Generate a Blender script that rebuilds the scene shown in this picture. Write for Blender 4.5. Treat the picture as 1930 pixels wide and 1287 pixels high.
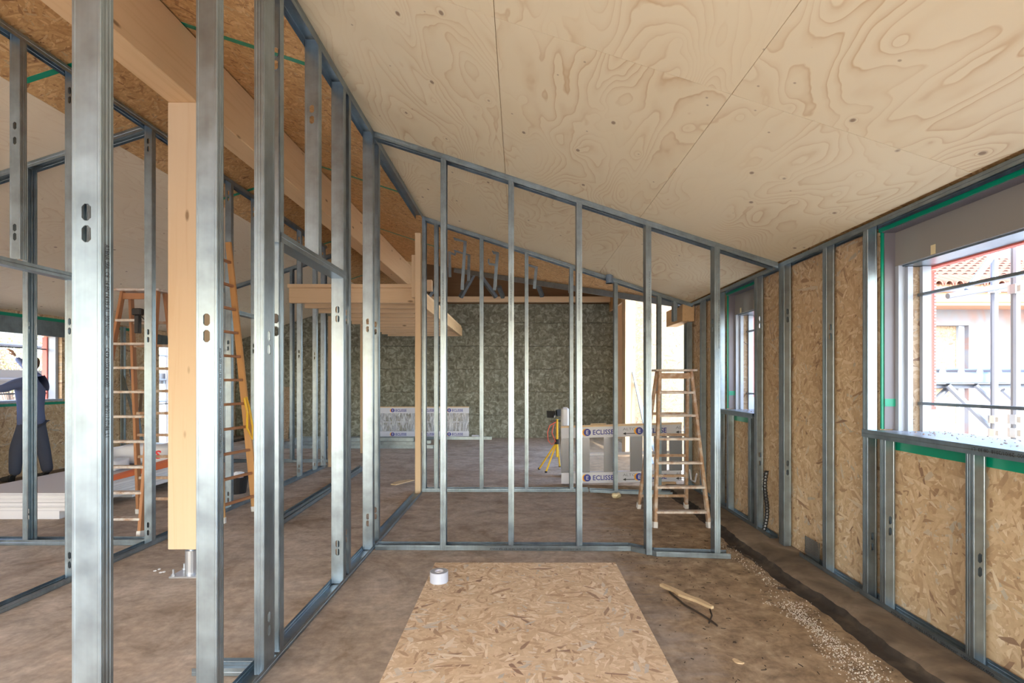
import bpy, bmesh, math, random
from mathutils import Vector, Matrix
random.seed(7)
for o in list(bpy.data.objects): bpy.data.objects.remove(o)
SC = bpy.context.scene
COL = SC.collection
# ------------------------------------------------------------ camera, sky, sun, exposure
H = 1.5; F = 975.0; PX = 979.0; PY = 717.0
cam_d = bpy.data.cameras.new('camera'); cam = bpy.data.objects.new('camera', cam_d); COL.objects.link(cam)
cam.location = (0, 0, H); cam.rotation_euler = (math.pi/2, 0, 0)
cam_d.sensor_width = 36; cam_d.lens = F/1930*36
cam_d.shift_x = -(PX-965)/1930; cam_d.shift_y = (PY-643.5)/1930
cam_d.clip_start = .05; cam_d.clip_end = 300
SC.camera = cam
W = bpy.data.worlds.new('world'); SC.world = W; W.use_nodes = True
wn = W.node_tree.nodes; wl = W.node_tree.links; wn.clear()
sky = wn.new('ShaderNodeTexSky'); sky.sky_type = 'NISHITA'; sky.sun_disc = False
sky.sun_elevation = math.radians(40); sky.sun_rotation = math.radians(180+12); sky.air_density = 1.0; sky.dust_density = 1.5; sky.ozone_density = 1.0
bg = wn.new('ShaderNodeBackground'); bg.inputs[1].default_value = 1.1
wo = wn.new('ShaderNodeOutputWorld'); wl.new(sky.outputs[0], bg.inputs[0]); wl.new(bg.outputs[0], wo.inputs[0])
sun_d = bpy.data.lights.new('sun', 'SUN'); sun_d.energy = 3.8; sun_d.angle = math.radians(.6); sun_d.color = (1, .93, .82)
sun = bpy.data.objects.new('sun', sun_d); COL.objects.link(sun)
sun.rotation_euler = Vector((-.15, 1, -.85)).to_track_quat('-Z', 'Y').to_euler(); sun.location = (0, -8, 12)
SC.view_settings.view_transform = 'Standard'; SC.view_settings.look = 'None'
SC.view_settings.gamma = 1; SC.view_settings.use_curve_mapping = False
SC.view_settings.exposure = 0.75
SC.cycles.max_bounces = 10; SC.cycles.diffuse_bounces = 7; SC.cycles.glossy_bounces = 5

# ------------------------------------------------------------ helpers
def at(px, py, y): return Vector(((px-PX)*y/F, y, H-(py-PY)*y/F))
def tag(o, label=None, cat=None, group=None, kind=None):
    if label: o['label'] = label
    if cat: o['category'] = cat
    if group: o['group'] = group
    if kind: o['kind'] = kind
    return o
def thing(name, label, cat, loc, group=None):
    o = bpy.data.objects.new(name, None); COL.objects.link(o); o.location = loc; o.empty_display_size = .1
    return tag(o, label, cat, group)
def wpos(o):
    v = Vector(o.location)
    while o.parent: o = o.parent; v += Vector(o.location)
    return v
class MB:
    def __init__(s): s.v = []; s.f = []
    def poly(s, pts):
        n = len(s.v); s.v += [Vector(p) for p in pts]; s.f.append(tuple(range(n, n+len(pts)))); return s
    def hexa(s, b, t):   # bottom 4, top 4
        n = len(s.v); s.v += [Vector(p) for p in b]+[Vector(p) for p in t]
        s.f += [(n+3, n+2, n+1, n), (n+4, n+5, n+6, n+7)]
        for i in range(4):
            j = (i+1) % 4; s.f.append((n+i, n+j, n+4+j, n+4+i))
        return s
    def box(s, x0, x1, y0, y1, z0, z1):
        if x0 > x1: x0, x1 = x1, x0
        if y0 > y1: y0, y1 = y1, y0
        if z0 > z1: z0, z1 = z1, z0
        return s.hexa([(x0,y0,z0),(x1,y0,z0),(x1,y1,z0),(x0,y1,z0)], [(x0,y0,z1),(x1,y0,z1),(x1,y1,z1),(x0,y1,z1)])
    def bar(s, p, q, w, h, up=(0,0,1), w2=None, h2=None):
        p = Vector(p); q = Vector(q); d = (q-p).normalized(); up = Vector(up)
        if abs(d.dot(up)) > .98: up = Vector((0,1,0))
        a = d.cross(up).normalized(); b = a.cross(d).normalized()
        w2 = w2 or w; h2 = h2 or h
        return s.hexa([p-a*w/2-b*h/2, p+a*w/2-b*h/2, p+a*w/2+b*h/2, p-a*w/2+b*h/2],
                      [q-a*w2/2-b*h2/2, q+a*w2/2-b*h2/2, q+a*w2/2+b*h2/2, q-a*w2/2+b*h2/2])
    def tube(s, pts, r, n=8, cap=True):
        pts = [Vector(p) for p in pts]; R = r if isinstance(r, (list, tuple)) else [r]*len(pts)
        rings = []; ref = None
        for i, p in enumerate(pts):
            d = (pts[min(i+1, len(pts)-1)]-pts[max(i-1, 0)]).normalized()
            if ref is None:
                ref = d.cross(Vector((0,0,1)) if abs(d.z) < .9 else Vector((1,0,0))).normalized()
            a = (ref-d*ref.dot(d)).normalized(); ref = a; b = d.cross(a)
            n0 = len(s.v)
            for k in range(n):
                t = 2*math.pi*k/n; s.v.append(p+(a*math.cos(t)+b*math.sin(t))*R[i])
            rings.append(n0)
        for i in range(len(rings)-1):
            for k in range(n):
                s.f.append((rings[i]+k, rings[i]+(k+1)%n, rings[i+1]+(k+1)%n, rings[i+1]+k))
        if cap:
            s.f.append(tuple(reversed(range(rings[0], rings[0]+n)))); s.f.append(tuple(range(rings[-1], rings[-1]+n)))
        return s
    def sweep(s, prof, p, q):      # open profile (list of Vectors offsets) swept from p to q
        n = len(s.v); m = len(prof); p = Vector(p); q = Vector(q)
        s.v += [p+Vector(c) for c in prof]+[q+Vector(c) for c in prof]
        for i in range(m-1): s.f.append((n+i, n+i+1, n+m+i+1, n+m+i))
        return s
    def disc(s, c, r, nrm, n=20, r0=0, a0=0, a1=2*math.pi):
        c = Vector(c); nrm = Vector(nrm).normalized()
        a = nrm.cross(Vector((0,0,1)) if abs(nrm.z) < .9 else Vector((1,0,0))).normalized(); b = nrm.cross(a)
        for k in range(n):
            t, u = a0+(a1-a0)*k/n, a0+(a1-a0)*(k+1)/n
            e = lambda t, r: c+(a*math.cos(t)+b*math.sin(t))*r
            if r0: s.poly([e(t, r0), e(t, r), e(u, r), e(u, r0)])
            else: s.poly([c, e(t, r), e(u, r)])
        return s
    def build(s, name, mat, parent=None, label=None, cat=None, group=None, kind=None, bevel=0, smooth=False, origin=None, subsurf=0):
        off = wpos(parent) if parent else Vector((0,0,0))
        o0 = Vector((0,0,0))
        if origin is not None:
            o0 = Vector(origin)-off
        me = bpy.data.meshes.new(name); me.from_pydata([tuple(v-off-o0) for v in s.v], [], s.f); me.update()
        bm = bmesh.new(); bm.from_mesh(me); bmesh.ops.remove_doubles(bm, verts=bm.verts, dist=1e-5) if smooth else None
        bmesh.ops.recalc_face_normals(bm, faces=bm.faces); bm.to_mesh(me); bm.free()
        me.materials.append(mat)
        if smooth:
            for p in me.polygons: p.use_smooth = True
        o = bpy.data.objects.new(name, me); COL.objects.link(o)
        if parent: o.parent = parent
        o.location = o0
        if bevel:
            b = o.modifiers.new('bevel', 'BEVEL'); b.width = bevel; b.segments = 1; b.limit_method = 'ANGLE'
        if subsurf:
            b = o.modifiers.new('sub', 'SUBSURF'); b.levels = subsurf; b.render_levels = subsurf
        return tag(o, label, cat, group, kind)
def copy_tree(o, parent=None):
    c = o.copy(); COL.objects.link(c); c.parent = parent
    for ch in [x for x in COL.objects if x.parent == o]: copy_tree(ch, c)
    return c
def text(parent, s, size, loc, xdir, ydir, mat, name='printed_text', align='LEFT', sx=1.0, bold=0.0):
    cu = bpy.data.curves.new(name, 'FONT'); cu.body = s; cu.size = size; cu.align_x = align; cu.offset = bold
    cu.resolution_u = 2
    t = bpy.data.objects.new('tmp', cu); COL.objects.link(t)
    dg = bpy.context.evaluated_depsgraph_get(); me = bpy.data.meshes.new_from_object(t.evaluated_get(dg))
    bpy.data.objects.remove(t); bpy.data.curves.remove(cu)
    x = Vector(xdir).normalized(); y = Vector(ydir).normalized(); z = x.cross(y)
    off = wpos(parent); L = Vector(loc)-off
    for v in me.vertices:
        v.co = x*v.co.x*sx+y*v.co.y+z*(v.co.z)+L
    me.materials.clear(); me.materials.append(mat)
    o = bpy.data.objects.new(name, me); COL.objects.link(o); o.parent = parent
    return o

# ------------------------------------------------------------ materials
def mat(name, base=(.5,.5,.5), rough=.6, metal=0.0, spec=.5, alpha=None, trans=0):
    m = bpy.data.materials.new(name); m.use_nodes = True; b = m.node_tree.nodes['Principled BSDF']
    b.inputs['Base Color'].default_value = (*base, 1); b.inputs['Roughness'].default_value = rough
    b.inputs['Metallic'].default_value = metal; b.inputs['Specular IOR Level'].default_value = spec
    if trans: b.inputs['Transmission Weight'].default_value = trans
    if alpha is not None: b.inputs['Alpha'].default_value = alpha
    return m
class NT:
    def __init__(s, m): s.n = m.node_tree.nodes; s.l = m.node_tree.links; s.b = s.n['Principled BSDF']
    def new(s, t, **k):
        x = s.n.new(t)
        for a, b in k.items(): setattr(x, a, b)
        return x
    def link(s, a, b): s.l.new(a, b)
    def coord(s, scale=(1,1,1), rot=(0,0,0), rnd=True, kind='Object'):
        tc = s.new('ShaderNodeTexCoord'); mp = s.new('ShaderNodeMapping')
        mp.inputs['Scale'].default_value = scale; mp.inputs['Rotation'].default_value = rot
        if rnd:
            oi = s.new('ShaderNodeObjectInfo'); ml = s.new('ShaderNodeMath', operation='MULTIPLY'); ml.inputs[1].default_value = 37.0
            s.link(oi.outputs['Random'], ml.inputs[0]); va = s.new('ShaderNodeVectorMath', operation='ADD')
            s.link(tc.outputs[kind], va.inputs[0]); s.link(ml.outputs[0], va.inputs[1]); s.link(va.outputs[0], mp.inputs[0])
        else: s.link(tc.outputs[kind], mp.inputs[0])
        return mp.outputs[0]
    def noise(s, vec, scale=1, detail=3, rough=.5, dist=0):
        x = s.new('ShaderNodeTexNoise'); s.link(vec, x.inputs['Vector']); x.inputs['Scale'].default_value = scale
        x.inputs['Detail'].default_value = detail; x.inputs['Roughness'].default_value = rough; x.inputs['Distortion'].default_value = dist
        return x
    def voro(s, vec, scale=1, feature='F1'):
        x = s.new('ShaderNodeTexVoronoi', feature=feature); s.link(vec, x.inputs['Vector']); x.inputs['Scale'].default_value = scale; return x
    def math(s, op, a, b=None, clamp=False):
        x = s.new('ShaderNodeMath', operation=op); x.use_clamp = clamp
        for i, v in enumerate((a, b)):
            if v is None: continue
            if isinstance(v, (int, float)): x.inputs[i].default_value = v
            else: s.link(v, x.inputs[i])
        return x.outputs[0]
    def ramp(s, fac, stops, interp='LINEAR'):
        x = s.new('ShaderNodeValToRGB'); s.link(fac, x.inputs[0]); e = x.color_ramp.elements; x.color_ramp.interpolation = interp
        while len(e) < len(stops): e.new(.5)
        for i, (p, c) in enumerate(stops):
            e[i].position = p; e[i].color = (*c, 1) if len(c) == 3 else c
        return x.outputs[0]
    def mix(s, fac, a, b, mode='MIX'):
        x = s.new('ShaderNodeMix', data_type='RGBA', blend_type=mode)
        for i, v in ((0, fac), (6, a), (7, b)):
            if isinstance(v, (int, float)): x.inputs[i].default_value = v
            elif isinstance(v, tuple): x.inputs[i].default_value = (*v, 1)
            else: s.link(v, x.inputs[i])
        return x.outputs[2]
    def bump(s, h, strength=.2, dist=.01):
        x = s.new('ShaderNodeBump'); x.inputs['Strength'].default_value = strength; x.inputs['Distance'].default_value = dist
        s.link(h, x.inputs['Height']); s.link(x.outputs[0], s.b.inputs['Normal'])
    def color(s, c): s.link(c, s.b.inputs['Base Color'])

def galv(name, base=(.60,.64,.67), r0=.26, r1=.42, metal=.9):
    m = mat(name, base, .35, metal); t = NT(m)
    v = t.coord((1,1,1)); n = t.noise(v, 9, 3, .6); n2 = t.noise(t.coord((60,60,2)), 1, 2)
    c = t.ramp(n.outputs[0], [(.3, tuple(x*.82 for x in base)), (.7, tuple(min(1,x*1.12) for x in base))])
    t.color(t.mix(.10, c, n2.outputs[0], 'OVERLAY'))
    mr = t.new('ShaderNodeMapRange'); t.link(n.outputs[0], mr.inputs[0]); mr.inputs[1].default_value=.3; mr.inputs[2].default_value=.7
    mr.inputs[3].default_value = r0; mr.inputs[4].default_value = r1; t.link(mr.outputs[0], t.b.inputs['Roughness'])
    t.bump(n2.outputs[0], .02, .001)
    return m
def wood(name, axis='z', light=(.78,.56,.34), dark=(.55,.35,.18), knots=.9, rough=.6, fs=1.0):
    m = mat(name, light, rough, spec=.3); t = NT(m)
    sc = {'x': (.35,1,1), 'y': (1,.35,1), 'z': (1,1,.35)}[axis]
    sc2 = {'x': (.6,14,14), 'y': (14,.6,14), 'z': (14,14,.6)}[axis]
    v = t.coord(sc2); n = t.noise(v, 1.6*fs, 5, .6, .6)
    kn = t.coord(tuple(a*3.2 for a in sc)); vo = t.voro(kn, 1.7)
    c = t.ramp(n.outputs[0], [(.3, light), (.52, tuple(a*.93+b*.07 for a,b in zip(light,dark))), (.75, tuple(.6*a+.4*b for a,b in zip(light,dark)))])
    k = t.math('LESS_THAN', vo.outputs['Distance'], .07)
    ks = t.ramp(vo.outputs['Distance'], [(.045, (1,1,1)), (.10, (0,0,0))])
    t.color(t.mix(t.math('MULTIPLY', ks, knots), c, tuple(x*.45 for x in dark)))
    t.bump(n.outputs[0], .08, .003)
    return m
def osb(name, scale=1.0, tone=1.0, hue=(1,1,1), axis='xy'):
    m = mat(name, (.7,.5,.3), .62, spec=.35); t = NT(m)
    tc = t.new('ShaderNodeTexCoord'); oi = t.new('ShaderNodeObjectInfo')
    ml = t.math('MULTIPLY', oi.outputs['Random'], 31.0); va = t.new('ShaderNodeVectorMath', operation='ADD')
    t.link(tc.outputs['Object'], va.inputs[0]); t.link(ml, va.inputs[1])
    base = va.outputs[0]
    # warp slightly so strands are not perfectly straight
    nz = t.noise(base, 6*scale, 2); wv = t.new('ShaderNodeVectorMath', operation='MULTIPLY_ADD')
    t.link(nz.outputs['Color'], wv.inputs[0]); wv.inputs[1].default_value = (.03/scale,)*3; t.link(base, wv.inputs[2])
    Hh = None; C = None
    angs = [12, 58, -35, 88, -70, 34, -8]
    for i, a in enumerate(angs):
        rot = {'xy': (0,0,math.radians(a)), 'yz': (math.radians(a),0,0), 'xz': (0,math.radians(a),0)}[axis]
        s1 = (13, 16, 11, 19, 14, 22, 9)[i]*scale*1.05; s2 = s1*(5.2, 4.2, 6, 4, 5, 3.6, 7)[i]
        scl = {'xy': (s1,s2,2*scale), 'yz': (2*scale,s1,s2), 'xz': (s1,2*scale,s2)}[axis]
        rt = t.new('ShaderNodeMapping'); rt.inputs['Rotation'].default_value = rot; rt.inputs['Location'].default_value = (i*3.7, i*1.9, i*5.3)
        t.link(wv.outputs[0], rt.inputs[0])
        mp = t.new('ShaderNodeMapping'); mp.inputs['Scale'].default_value = scl; t.link(rt.outputs[0], mp.inputs[0])
        vo = t.voro(mp.outputs[0], 1); sp = t.new('ShaderNodeSeparateColor'); t.link(vo.outputs['Color'], sp.inputs[0])
        h, c = sp.outputs[0], sp.outputs[1]
        if Hh is None: Hh, C = h, c
        else:
            g = t.math('GREATER_THAN', h, Hh); Hh = t.math('MAXIMUM', h, Hh)
            mx = t.new('ShaderNodeMix', data_type='FLOAT'); t.link(g, mx.inputs[0]); t.link(C, mx.inputs[2]); t.link(c, mx.inputs[3]); C = mx.outputs[0]
    k = lambda r, g, b: (r*tone*hue[0], g*tone*hue[1], b*tone*hue[2])
    col = t.ramp(C, [(0, k(.28,.18,.13)), (.03, k(.42,.29,.19)), (.10, k(.50,.36,.235)), (.3, k(.57,.43,.285)), (.55, k(.61,.47,.32)), (.78, k(.67,.525,.37)), (.92, k(.76,.645,.50)), (1, k(.48,.45,.40))])
    fine = t.noise(base, 55*scale, 3, .6)
    t.color(t.mix(.22, col, fine.outputs[0], 'OVERLAY'))
    t.bump(C, .25, .002)
    return m
def plywood(name, light=(.86,.75,.53), ring=(.60,.39,.18), axis='y'):
    m = mat(name, light, .55, spec=.35); t = NT(m)
    v = t.coord((1,.36,1)); v1 = t.coord((1,1,1))
    big = t.noise(v, 1.5, 2, .45, .5)
    kn = t.coord((2.2,1.5,1)); vo = t.voro(kn, 2.1)
    kd = t.math('MULTIPLY', t.math('POWER', 2.718, t.math('MULTIPLY', vo.outputs['Distance'], -9.0)), .10)
    h = t.math('ADD', big.outputs[0], kd)
    wob = t.noise(t.coord((1,.5,1)), 9, 2); h = t.math('ADD', h, t.math('MULTIPLY', wob.outputs[0], .035))
    fr = t.math('FRACT', t.math('MULTIPLY', h, 34.0))
    ringm = t.ramp(fr, [(0, (0,0,0)), (.45, (.04,.04,.04)), (.8, (.35,.35,.35)), (.93, (.9,.9,.9)), (1, (0,0,0))])
    amt = t.noise(t.coord((1,.4,1)), 2.6, 2); am = t.ramp(amt.outputs[0], [(.36, (.08,.08,.08)), (.66, (1,1,1))])
    c = t.mix(t.math('MULTIPLY', t.math('MULTIPLY', ringm, am), .75), light, ring)
    blot = t.noise(v1, 1.1, 2); c = t.mix(.3, c, t.ramp(blot.outputs[0], [(.3, (.42,.42,.42)), (.7, (.6,.58,.55))]), 'OVERLAY')
    ks = t.ramp(vo.outputs['Distance'], [(.045, (1,1,1)), (.075, (0,0,0))])
    c = t.mix(t.math('MULTIPLY', ks, .8), c, (.25,.15,.09))
    v2 = t.voro(t.coord((1,1,1)), 5.5); ks = t.ramp(v2.outputs['Distance'], [(.028, (1,1,1)), (.05, (0,0,0))]); c = t.mix(t.math('MULTIPLY', ks, .6), c, (.30,.19,.11))
    t.color(c); t.bump(fine_n(t), .04, .002)
    return m
def fine_n(t): return t.noise(t.coord((60,4,60)), 1, 3).outputs[0]

M = {}
M['galv'] = galv('galvanised_steel', (.31,.38,.43), .28, .40, .92)
M['galv_dull'] = galv('galvanised_steel_dull', (.28,.325,.355), .38, .55, .85)
M['wood_y'] = wood('glulam_along_y', 'y', (.70,.48,.265), (.50,.28,.12))
M['wood_x'] = wood('timber_along_x', 'x', (.78,.58,.36), (.56,.36,.19))
M['wood_z'] = wood('timber_along_z', 'z', (.64,.485,.31), (.52,.32,.16))
M['stile'] = wood('ladder_wood', 'z', (.44,.21,.10), (.26,.12,.05), .3)
M['stile_y'] = wood('ladder_wood_orange', 'z', (.62,.34,.13), (.42,.2,.06), .2)
M['osb_floor'] = osb('osb_sheet_top', .72, .95, (1,.95,.90), 'xy')
M['osb_roof'] = osb('osb_roof', .75, .95, (1,.79,.50), 'xy')
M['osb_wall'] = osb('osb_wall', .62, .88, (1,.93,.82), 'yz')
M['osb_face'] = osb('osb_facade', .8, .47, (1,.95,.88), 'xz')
M['ply'] = plywood('plywood_ceiling')
M['ply_left'] = plywood('plywood_ceiling_pale', (.80,.69,.52), (.66,.50,.33))
M['green'] = mat('green_sealing_tape', (.0,.26,.15), .35)
M['green2'] = mat('green_sticker', (.12,.55,.08), .4)
M['black'] = mat('black_plastic', (.02,.02,.022), .4)
M['ink'] = mat('black_ink', (.03,.03,.035), .7)
M['navy'] = mat('navy_print', (.03,.04,.30), .5)
M['orange_p'] = mat('orange_print', (.95,.45,.03), .5)
M['red_p'] = mat('red_print', (.75,.04,.04), .5)
M['grey_p'] = mat('grey_print', (.25,.25,.3), .5)
M['white'] = mat('white_card', (.66,.67,.73), .5)
M['pvc'] = mat('pale_window_profile', (.36,.41,.48), .35)
M['membrane'] = mat('dark_grey_membrane', (.16,.15,.17), .45)
M['panel'] = mat('grey_box_panel', (.27,.26,.25), .18)
M['red'] = mat('red_edge_render', (.72,.17,.13), .7)
M['yellow'] = mat('yellow_paint', (.90,.56,.03), .4)
M['orange'] = mat('orange_paint', (.80,.17,.04), .5)
M['hose'] = mat('red_cable', (.75,.12,.07), .5)
M['rubber'] = mat('white_rubber', (.75,.73,.68), .6)
M['gyps'] = mat('plasterboard', (.66,.64,.66), .75)
M['gyps_edge'] = mat('plasterboard_edge', (.78,.76,.77), .75)
M['plastic'] = mat('white_plastic_wrap', (.72,.73,.76), .3)
M['skin'] = mat('skin', (.55,.32,.22), .55)
M['hair'] = mat('hair', (.10,.05,.03), .7)
M['cloth'] = mat('blue_workwear', (.11,.14,.26), .85)
M['trouser'] = mat('dark_work_trousers', (.055,.065,.10), .9)
M['boot'] = mat('dark_boots', (.03,.028,.026), .7)
M['foam'] = mat('polyurethane_foam', (.72,.62,.38), .9)
M['zinc'] = mat('zinc_fitting', (.55,.57,.6), .35, .8)
M['blue_grey'] = mat('blue_grey_pipe', (.20,.27,.36), .4)
M['bars'] = mat('dark_grey_channel', (.13,.14,.15), .5)
M['tube'] = mat('scaffold_tube', (.24,.27,.33), .4, .5)
M['tile'] = mat('terracotta_tile', (.24,.10,.065), .8)
M['soffit'] = mat('soffit_boards', (.34,.18,.10), .7)
M['splash'] = None
def plain_noise(name, c1, c2, scale, rough=.8, detail=5, dist=0.0, bump=.2, c3=None):
    m = mat(name, c1, rough); t = NT(m); n = t.noise(t.coord((1,1,1)), scale, detail, .6, dist)
    st = [(.32, c1), (.66, c2)] if c3 is None else [(.28, c1), (.5, c2), (.74, c3)]
    t.color(t.ramp(n.outputs[0], st)); t.bump(n.outputs[0], bump, .01); return m
M['batt'] = plain_noise('mineral_wool', (.10,.09,.06), (.20,.20,.15), 8.5, .95, 10, 1.1, .8, (.44,.46,.38))
M['render'] = plain_noise('patched_render', (.26,.13,.09), (.19,.20,.22), 1.1, .9, 3, 1.0, .1, (.25,.20,.14))
M['splat'] = plain_noise('splattered_tread', (.38,.20,.10), (.62,.55,.48), 14, .8, 4, 0, .1, (.75,.72,.68))
M['splat2'] = plain_noise('splattered_stile', (.32,.16,.085), (.44,.29,.18), 13, .8, 5, 0, .1, (.60,.56,.50))
M['curb'] = plain_noise('dirty_screed_strip', (.08,.058,.04), (.19,.14,.095), 3.0, .95, 8, .5, .5, (.33,.26,.19))
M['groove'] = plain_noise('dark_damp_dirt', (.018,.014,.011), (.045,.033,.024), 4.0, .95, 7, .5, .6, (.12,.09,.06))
M['ground'] = plain_noise('ground', (.60,.56,.49), (.72,.67,.60), 1, .95)
M['leaf'] = plain_noise('leaves', (.30,.33,.12), (.50,.42,.25), 3, .8)
M['bark'] = mat('twigs', (.30,.22,.17), .9)
M['dirt'] = mat('dark_dirt', (.045,.03,.02), .9)
M['dust'] = plain_noise('plaster_crumbs', (.36,.31,.24), (.56,.50,.42), 30, .9)
# film: wrapped frames
fm = mat('clear_wrap_film', (.85,.87,.9), .12); fm.node_tree.nodes['Principled BSDF'].inputs['Alpha'].default_value = .09; M['film'] = fm
M['upright'] = mat('wrapped_steel', (.20,.21,.24), .22, .7)
f2 = mat('streaky_wrap_film', (.75,.77,.8), .2); t_ = NT(f2); n_ = t_.noise(t_.coord((22,1,3)), 1.5, 4, .6, .8)
t_.link(t_.ramp(n_.outputs[0], [(.4, (.08,.08,.08)), (.62, (.75,.75,.75))]), t_.b.inputs['Alpha']); M['film2'] = f2
# concrete screed floor
def floor_mat():
    m = mat('screed_floor', (.3,.24,.18), .8, spec=.3); t = NT(m)
    v = t.coord((1,1,1), rnd=False)
    n1 = t.noise(v, .55, 4, .55, .6); n2 = t.noise(t.coord((1.0,3.2,1), rot=(0,0,.25), rnd=False), 2.2, 6, .65, .8); n3 = t.noise(v, 24, 4, .6)
    n4 = t.noise(t.coord((1,1,1), rnd=False), 1.7, 5, .7, 1.2); n5 = t.noise(v, 7, 6, .7, .4)
    c = t.ramp(n4.outputs[0], [(.3, (.27,.215,.17)), (.46, (.40,.34,.285)), (.6, (.46,.40,.345)), (.78, (.57,.52,.47))])
    c = t.mix(.6, c, t.ramp(n1.outputs[0], [(.3, (.36,.30,.24)), (.5, (.5,.48,.46)), (.7, (.60,.60,.60))]), 'OVERLAY')
    sp = t.new('ShaderNodeSeparateXYZ'); t.link(v, sp.inputs[0])
    edge = t.math('ADD', sp.outputs[0], t.math('MULTIPLY', n2.outputs[0], 1.1))
    mud = t.ramp(t.math('MULTIPLY', edge, .4), [(.50, (0,0,0)), (.66, (1,1,1))])      # brown dirt by the right wall
    c = t.mix(t.math('MULTIPLY', mud, .85), c, t.ramp(n5.outputs[0], [(.3, (.17,.115,.065)), (.5, (.31,.215,.125)), (.66, (.39,.295,.185)), (.8, (.50,.42,.31))]))
    st = t.ramp(n2.outputs[0], [(.28, (.34,.34,.34)), (.48, (.5,.5,.5)), (.75, (.62,.60,.58))])
    c = t.mix(.6, c, st, 'OVERLAY')
    c = t.mix(.5, c, n5.outputs[0], 'OVERLAY')
    c = t.mix(.35, c, n3.outputs[0], 'OVERLAY')
    rg = t.noise(v, .8, 3); ss = t.new('ShaderNodeMapRange'); t.link(rg.outputs[0], ss.inputs[0]); ss.inputs[3].default_value = .55; ss.inputs[4].default_value = .9
    t.link(ss.outputs[0], t.b.inputs['Roughness'])
    t.color(c); t.bump(n3.outputs[0], .15, .004); return m
M['floor'] = floor_mat()

# ------------------------------------------------------------ roof planes
XR, XI, SL = -2.54, 2.30, .325
def zr(x): return 2.55+SL*(2.28-x)                  # right slope
def zl(x): return zr(XR)+SL*(x-XR)                  # left slope
XL = -7.43
def valley(x): return 11.28-.89*(x-XR)
# ------------------------------------------------------------ floor
fl = MB().box(-7.6, 2.46, -4.8, 13.6, -.2, 0).build('floor', M['floor'], kind='structure')
# ------------------------------------------------------------ ceiling
cb = MB()
def slab(mb, x0, x1, y00, y01, y10, y11, zf, t0, t1, g=0.0):
    """plane strip: at x0 spans y00..y01, at x1 spans y10..y11"""
    b = [(x0+g, y00+g, zf(x0+g)+t0), (x1-g, y10+g, zf(x1-g)+t0), (x1-g, y11-g, zf(x1-g)+t0), (x0+g, y01-g, zf(x0+g)+t0)]
    return mb.hexa(b, [(p[0], p[1], p[2]+t1-t0) for p in b])
slab(cb, XR, XI+.05, -2.8, valley(XR), -2.8, valley(XI+.05), zr, .02, .16)
slab(cb, XI+.05, 2.95, -2.8, 7.0, -2.8, 6.9, zr, .02, .16)
slab(cb, XL-.6, XR, -2.8, 13.6, -2.8, 13.6, zl, .02, .16)
ceil = cb.build('ceiling', M['osb_roof'], kind='structure')
rx = [2.285, 1.07, -.125, -1.315]
for i in range(3):
    a, b = rx[i+1], rx[i]
    for (y0, y1) in ((-2.78, -2.39), (-2.39, .11), (.11, 2.61), (2.61, 5.11), (5.11, 7.02)):
        mb = MB(); slab(mb, a, b, y0, y1, y0, y1, zr, 0, .02, .0016)
        mb.build('plywood_panel', M['ply'], ceil, origin=((a+b)/2, (y0+y1)/2, zr((a+b)/2)))
    mb = MB(); slab(mb, a, b, 7.02, valley(a), 7.02, max(valley(b), 7.04), zr, 0, .02, .0015)
    mb.build('osb_panel', M['osb_roof'], ceil)
for (y0, y1) in ((-2.78, -1.25), (-1.25, 1.25), (1.25, 3.75), (3.75, 6.2), (6.2, 8.7), (8.7, 10.18)):
    mb = MB(); slab(mb, XR, -1.315, y0, y1, y0, y1, zr, 0, .02, .0015); mb.build('osb_panel', M['osb_roof'], ceil)
mb = MB(); slab(mb, XR, -1.315, 10.18, valley(XR), 10.18, valley(-1.315), zr, 0, .02, .0015); mb.build('osb_panel', M['osb_roof'], ceil)
lx = [XR, -3.78, -4.97, -6.16, -7.42]
ly = [-2.79, -2.78, -1.13, 1.37, 3.87, 6.4, 8.9, 11.4, 13.55]
for i in range(4):
    for j in range(8):
        if i == 0 and False: continue
        y0, y1 = ly[j], ly[j+1]
        mb = MB(); slab(mb, lx[i+1], lx[i], y0, y1, y0, y1, zl, 0, .02, .0016)
        mb.build('osb_panel' if i == 0 else 'plywood_panel', M['osb_roof'] if i == 0 else M['ply_left'], ceil)
for y in (3.75, 6.2, 8.7):
    mb = MB(); slab(mb, XR, -1.32, y-.025, y+.025, y-.025, y+.025, zr, -.003, 0); mb.build('green_tape', M['green'], ceil)
for y in (3.87, 6.4, 8.9, 11.4):
    mb = MB(); slab(mb, -3.78, XR, y-.025, y+.025, y-.025, y+.025, zl, -.003, 0); mb.build('green_tape', M['green'], ceil)
# wing roof rising beyond the valley
zw = lambda y: zr(valley_x(y)) if False else 2.71+.368*(y-7.44)
wv = MB()
v0 = valley(XI+.05)
A = [(XI+.05, v0), (XR, valley(XR)), (XR, 13.6), (XI+.05, 13.6)]
zA = [zr(XI+.05), zr(XR), 4.98, 4.98]
wv.hexa([(x, y, z) for (x, y), z in zip(A, zA)], [(x, y, z+.15) for (x, y), z in zip(A, zA)])
wv.hexa([(XR, 11.28, 4.1), (XR+.05, 11.28, 4.1), (XR+.05, 13.6, 4.1), (XR, 13.6, 4.1)], [(XR, 11.28, 4.15), (XR+.05, 11.28, 4.15), (XR+.05, 13.6, 5.0), (XR, 13.6, 5.0)])
wv.build('ceiling_wing', M['osb_roof'], kind='structure')
# valley board edge: a pale strut along the cut
va = MB(); va.bar((XI-.1, valley(XI-.1)+.05, zr(XI-.1)-.03), (-1.25, valley(-1.25)+.05, zr(-1.25)-.03), .10, .09)
va.build('valley_trim', M['galv_dull'], bpy.data.objects['ceiling_wing'])

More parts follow.
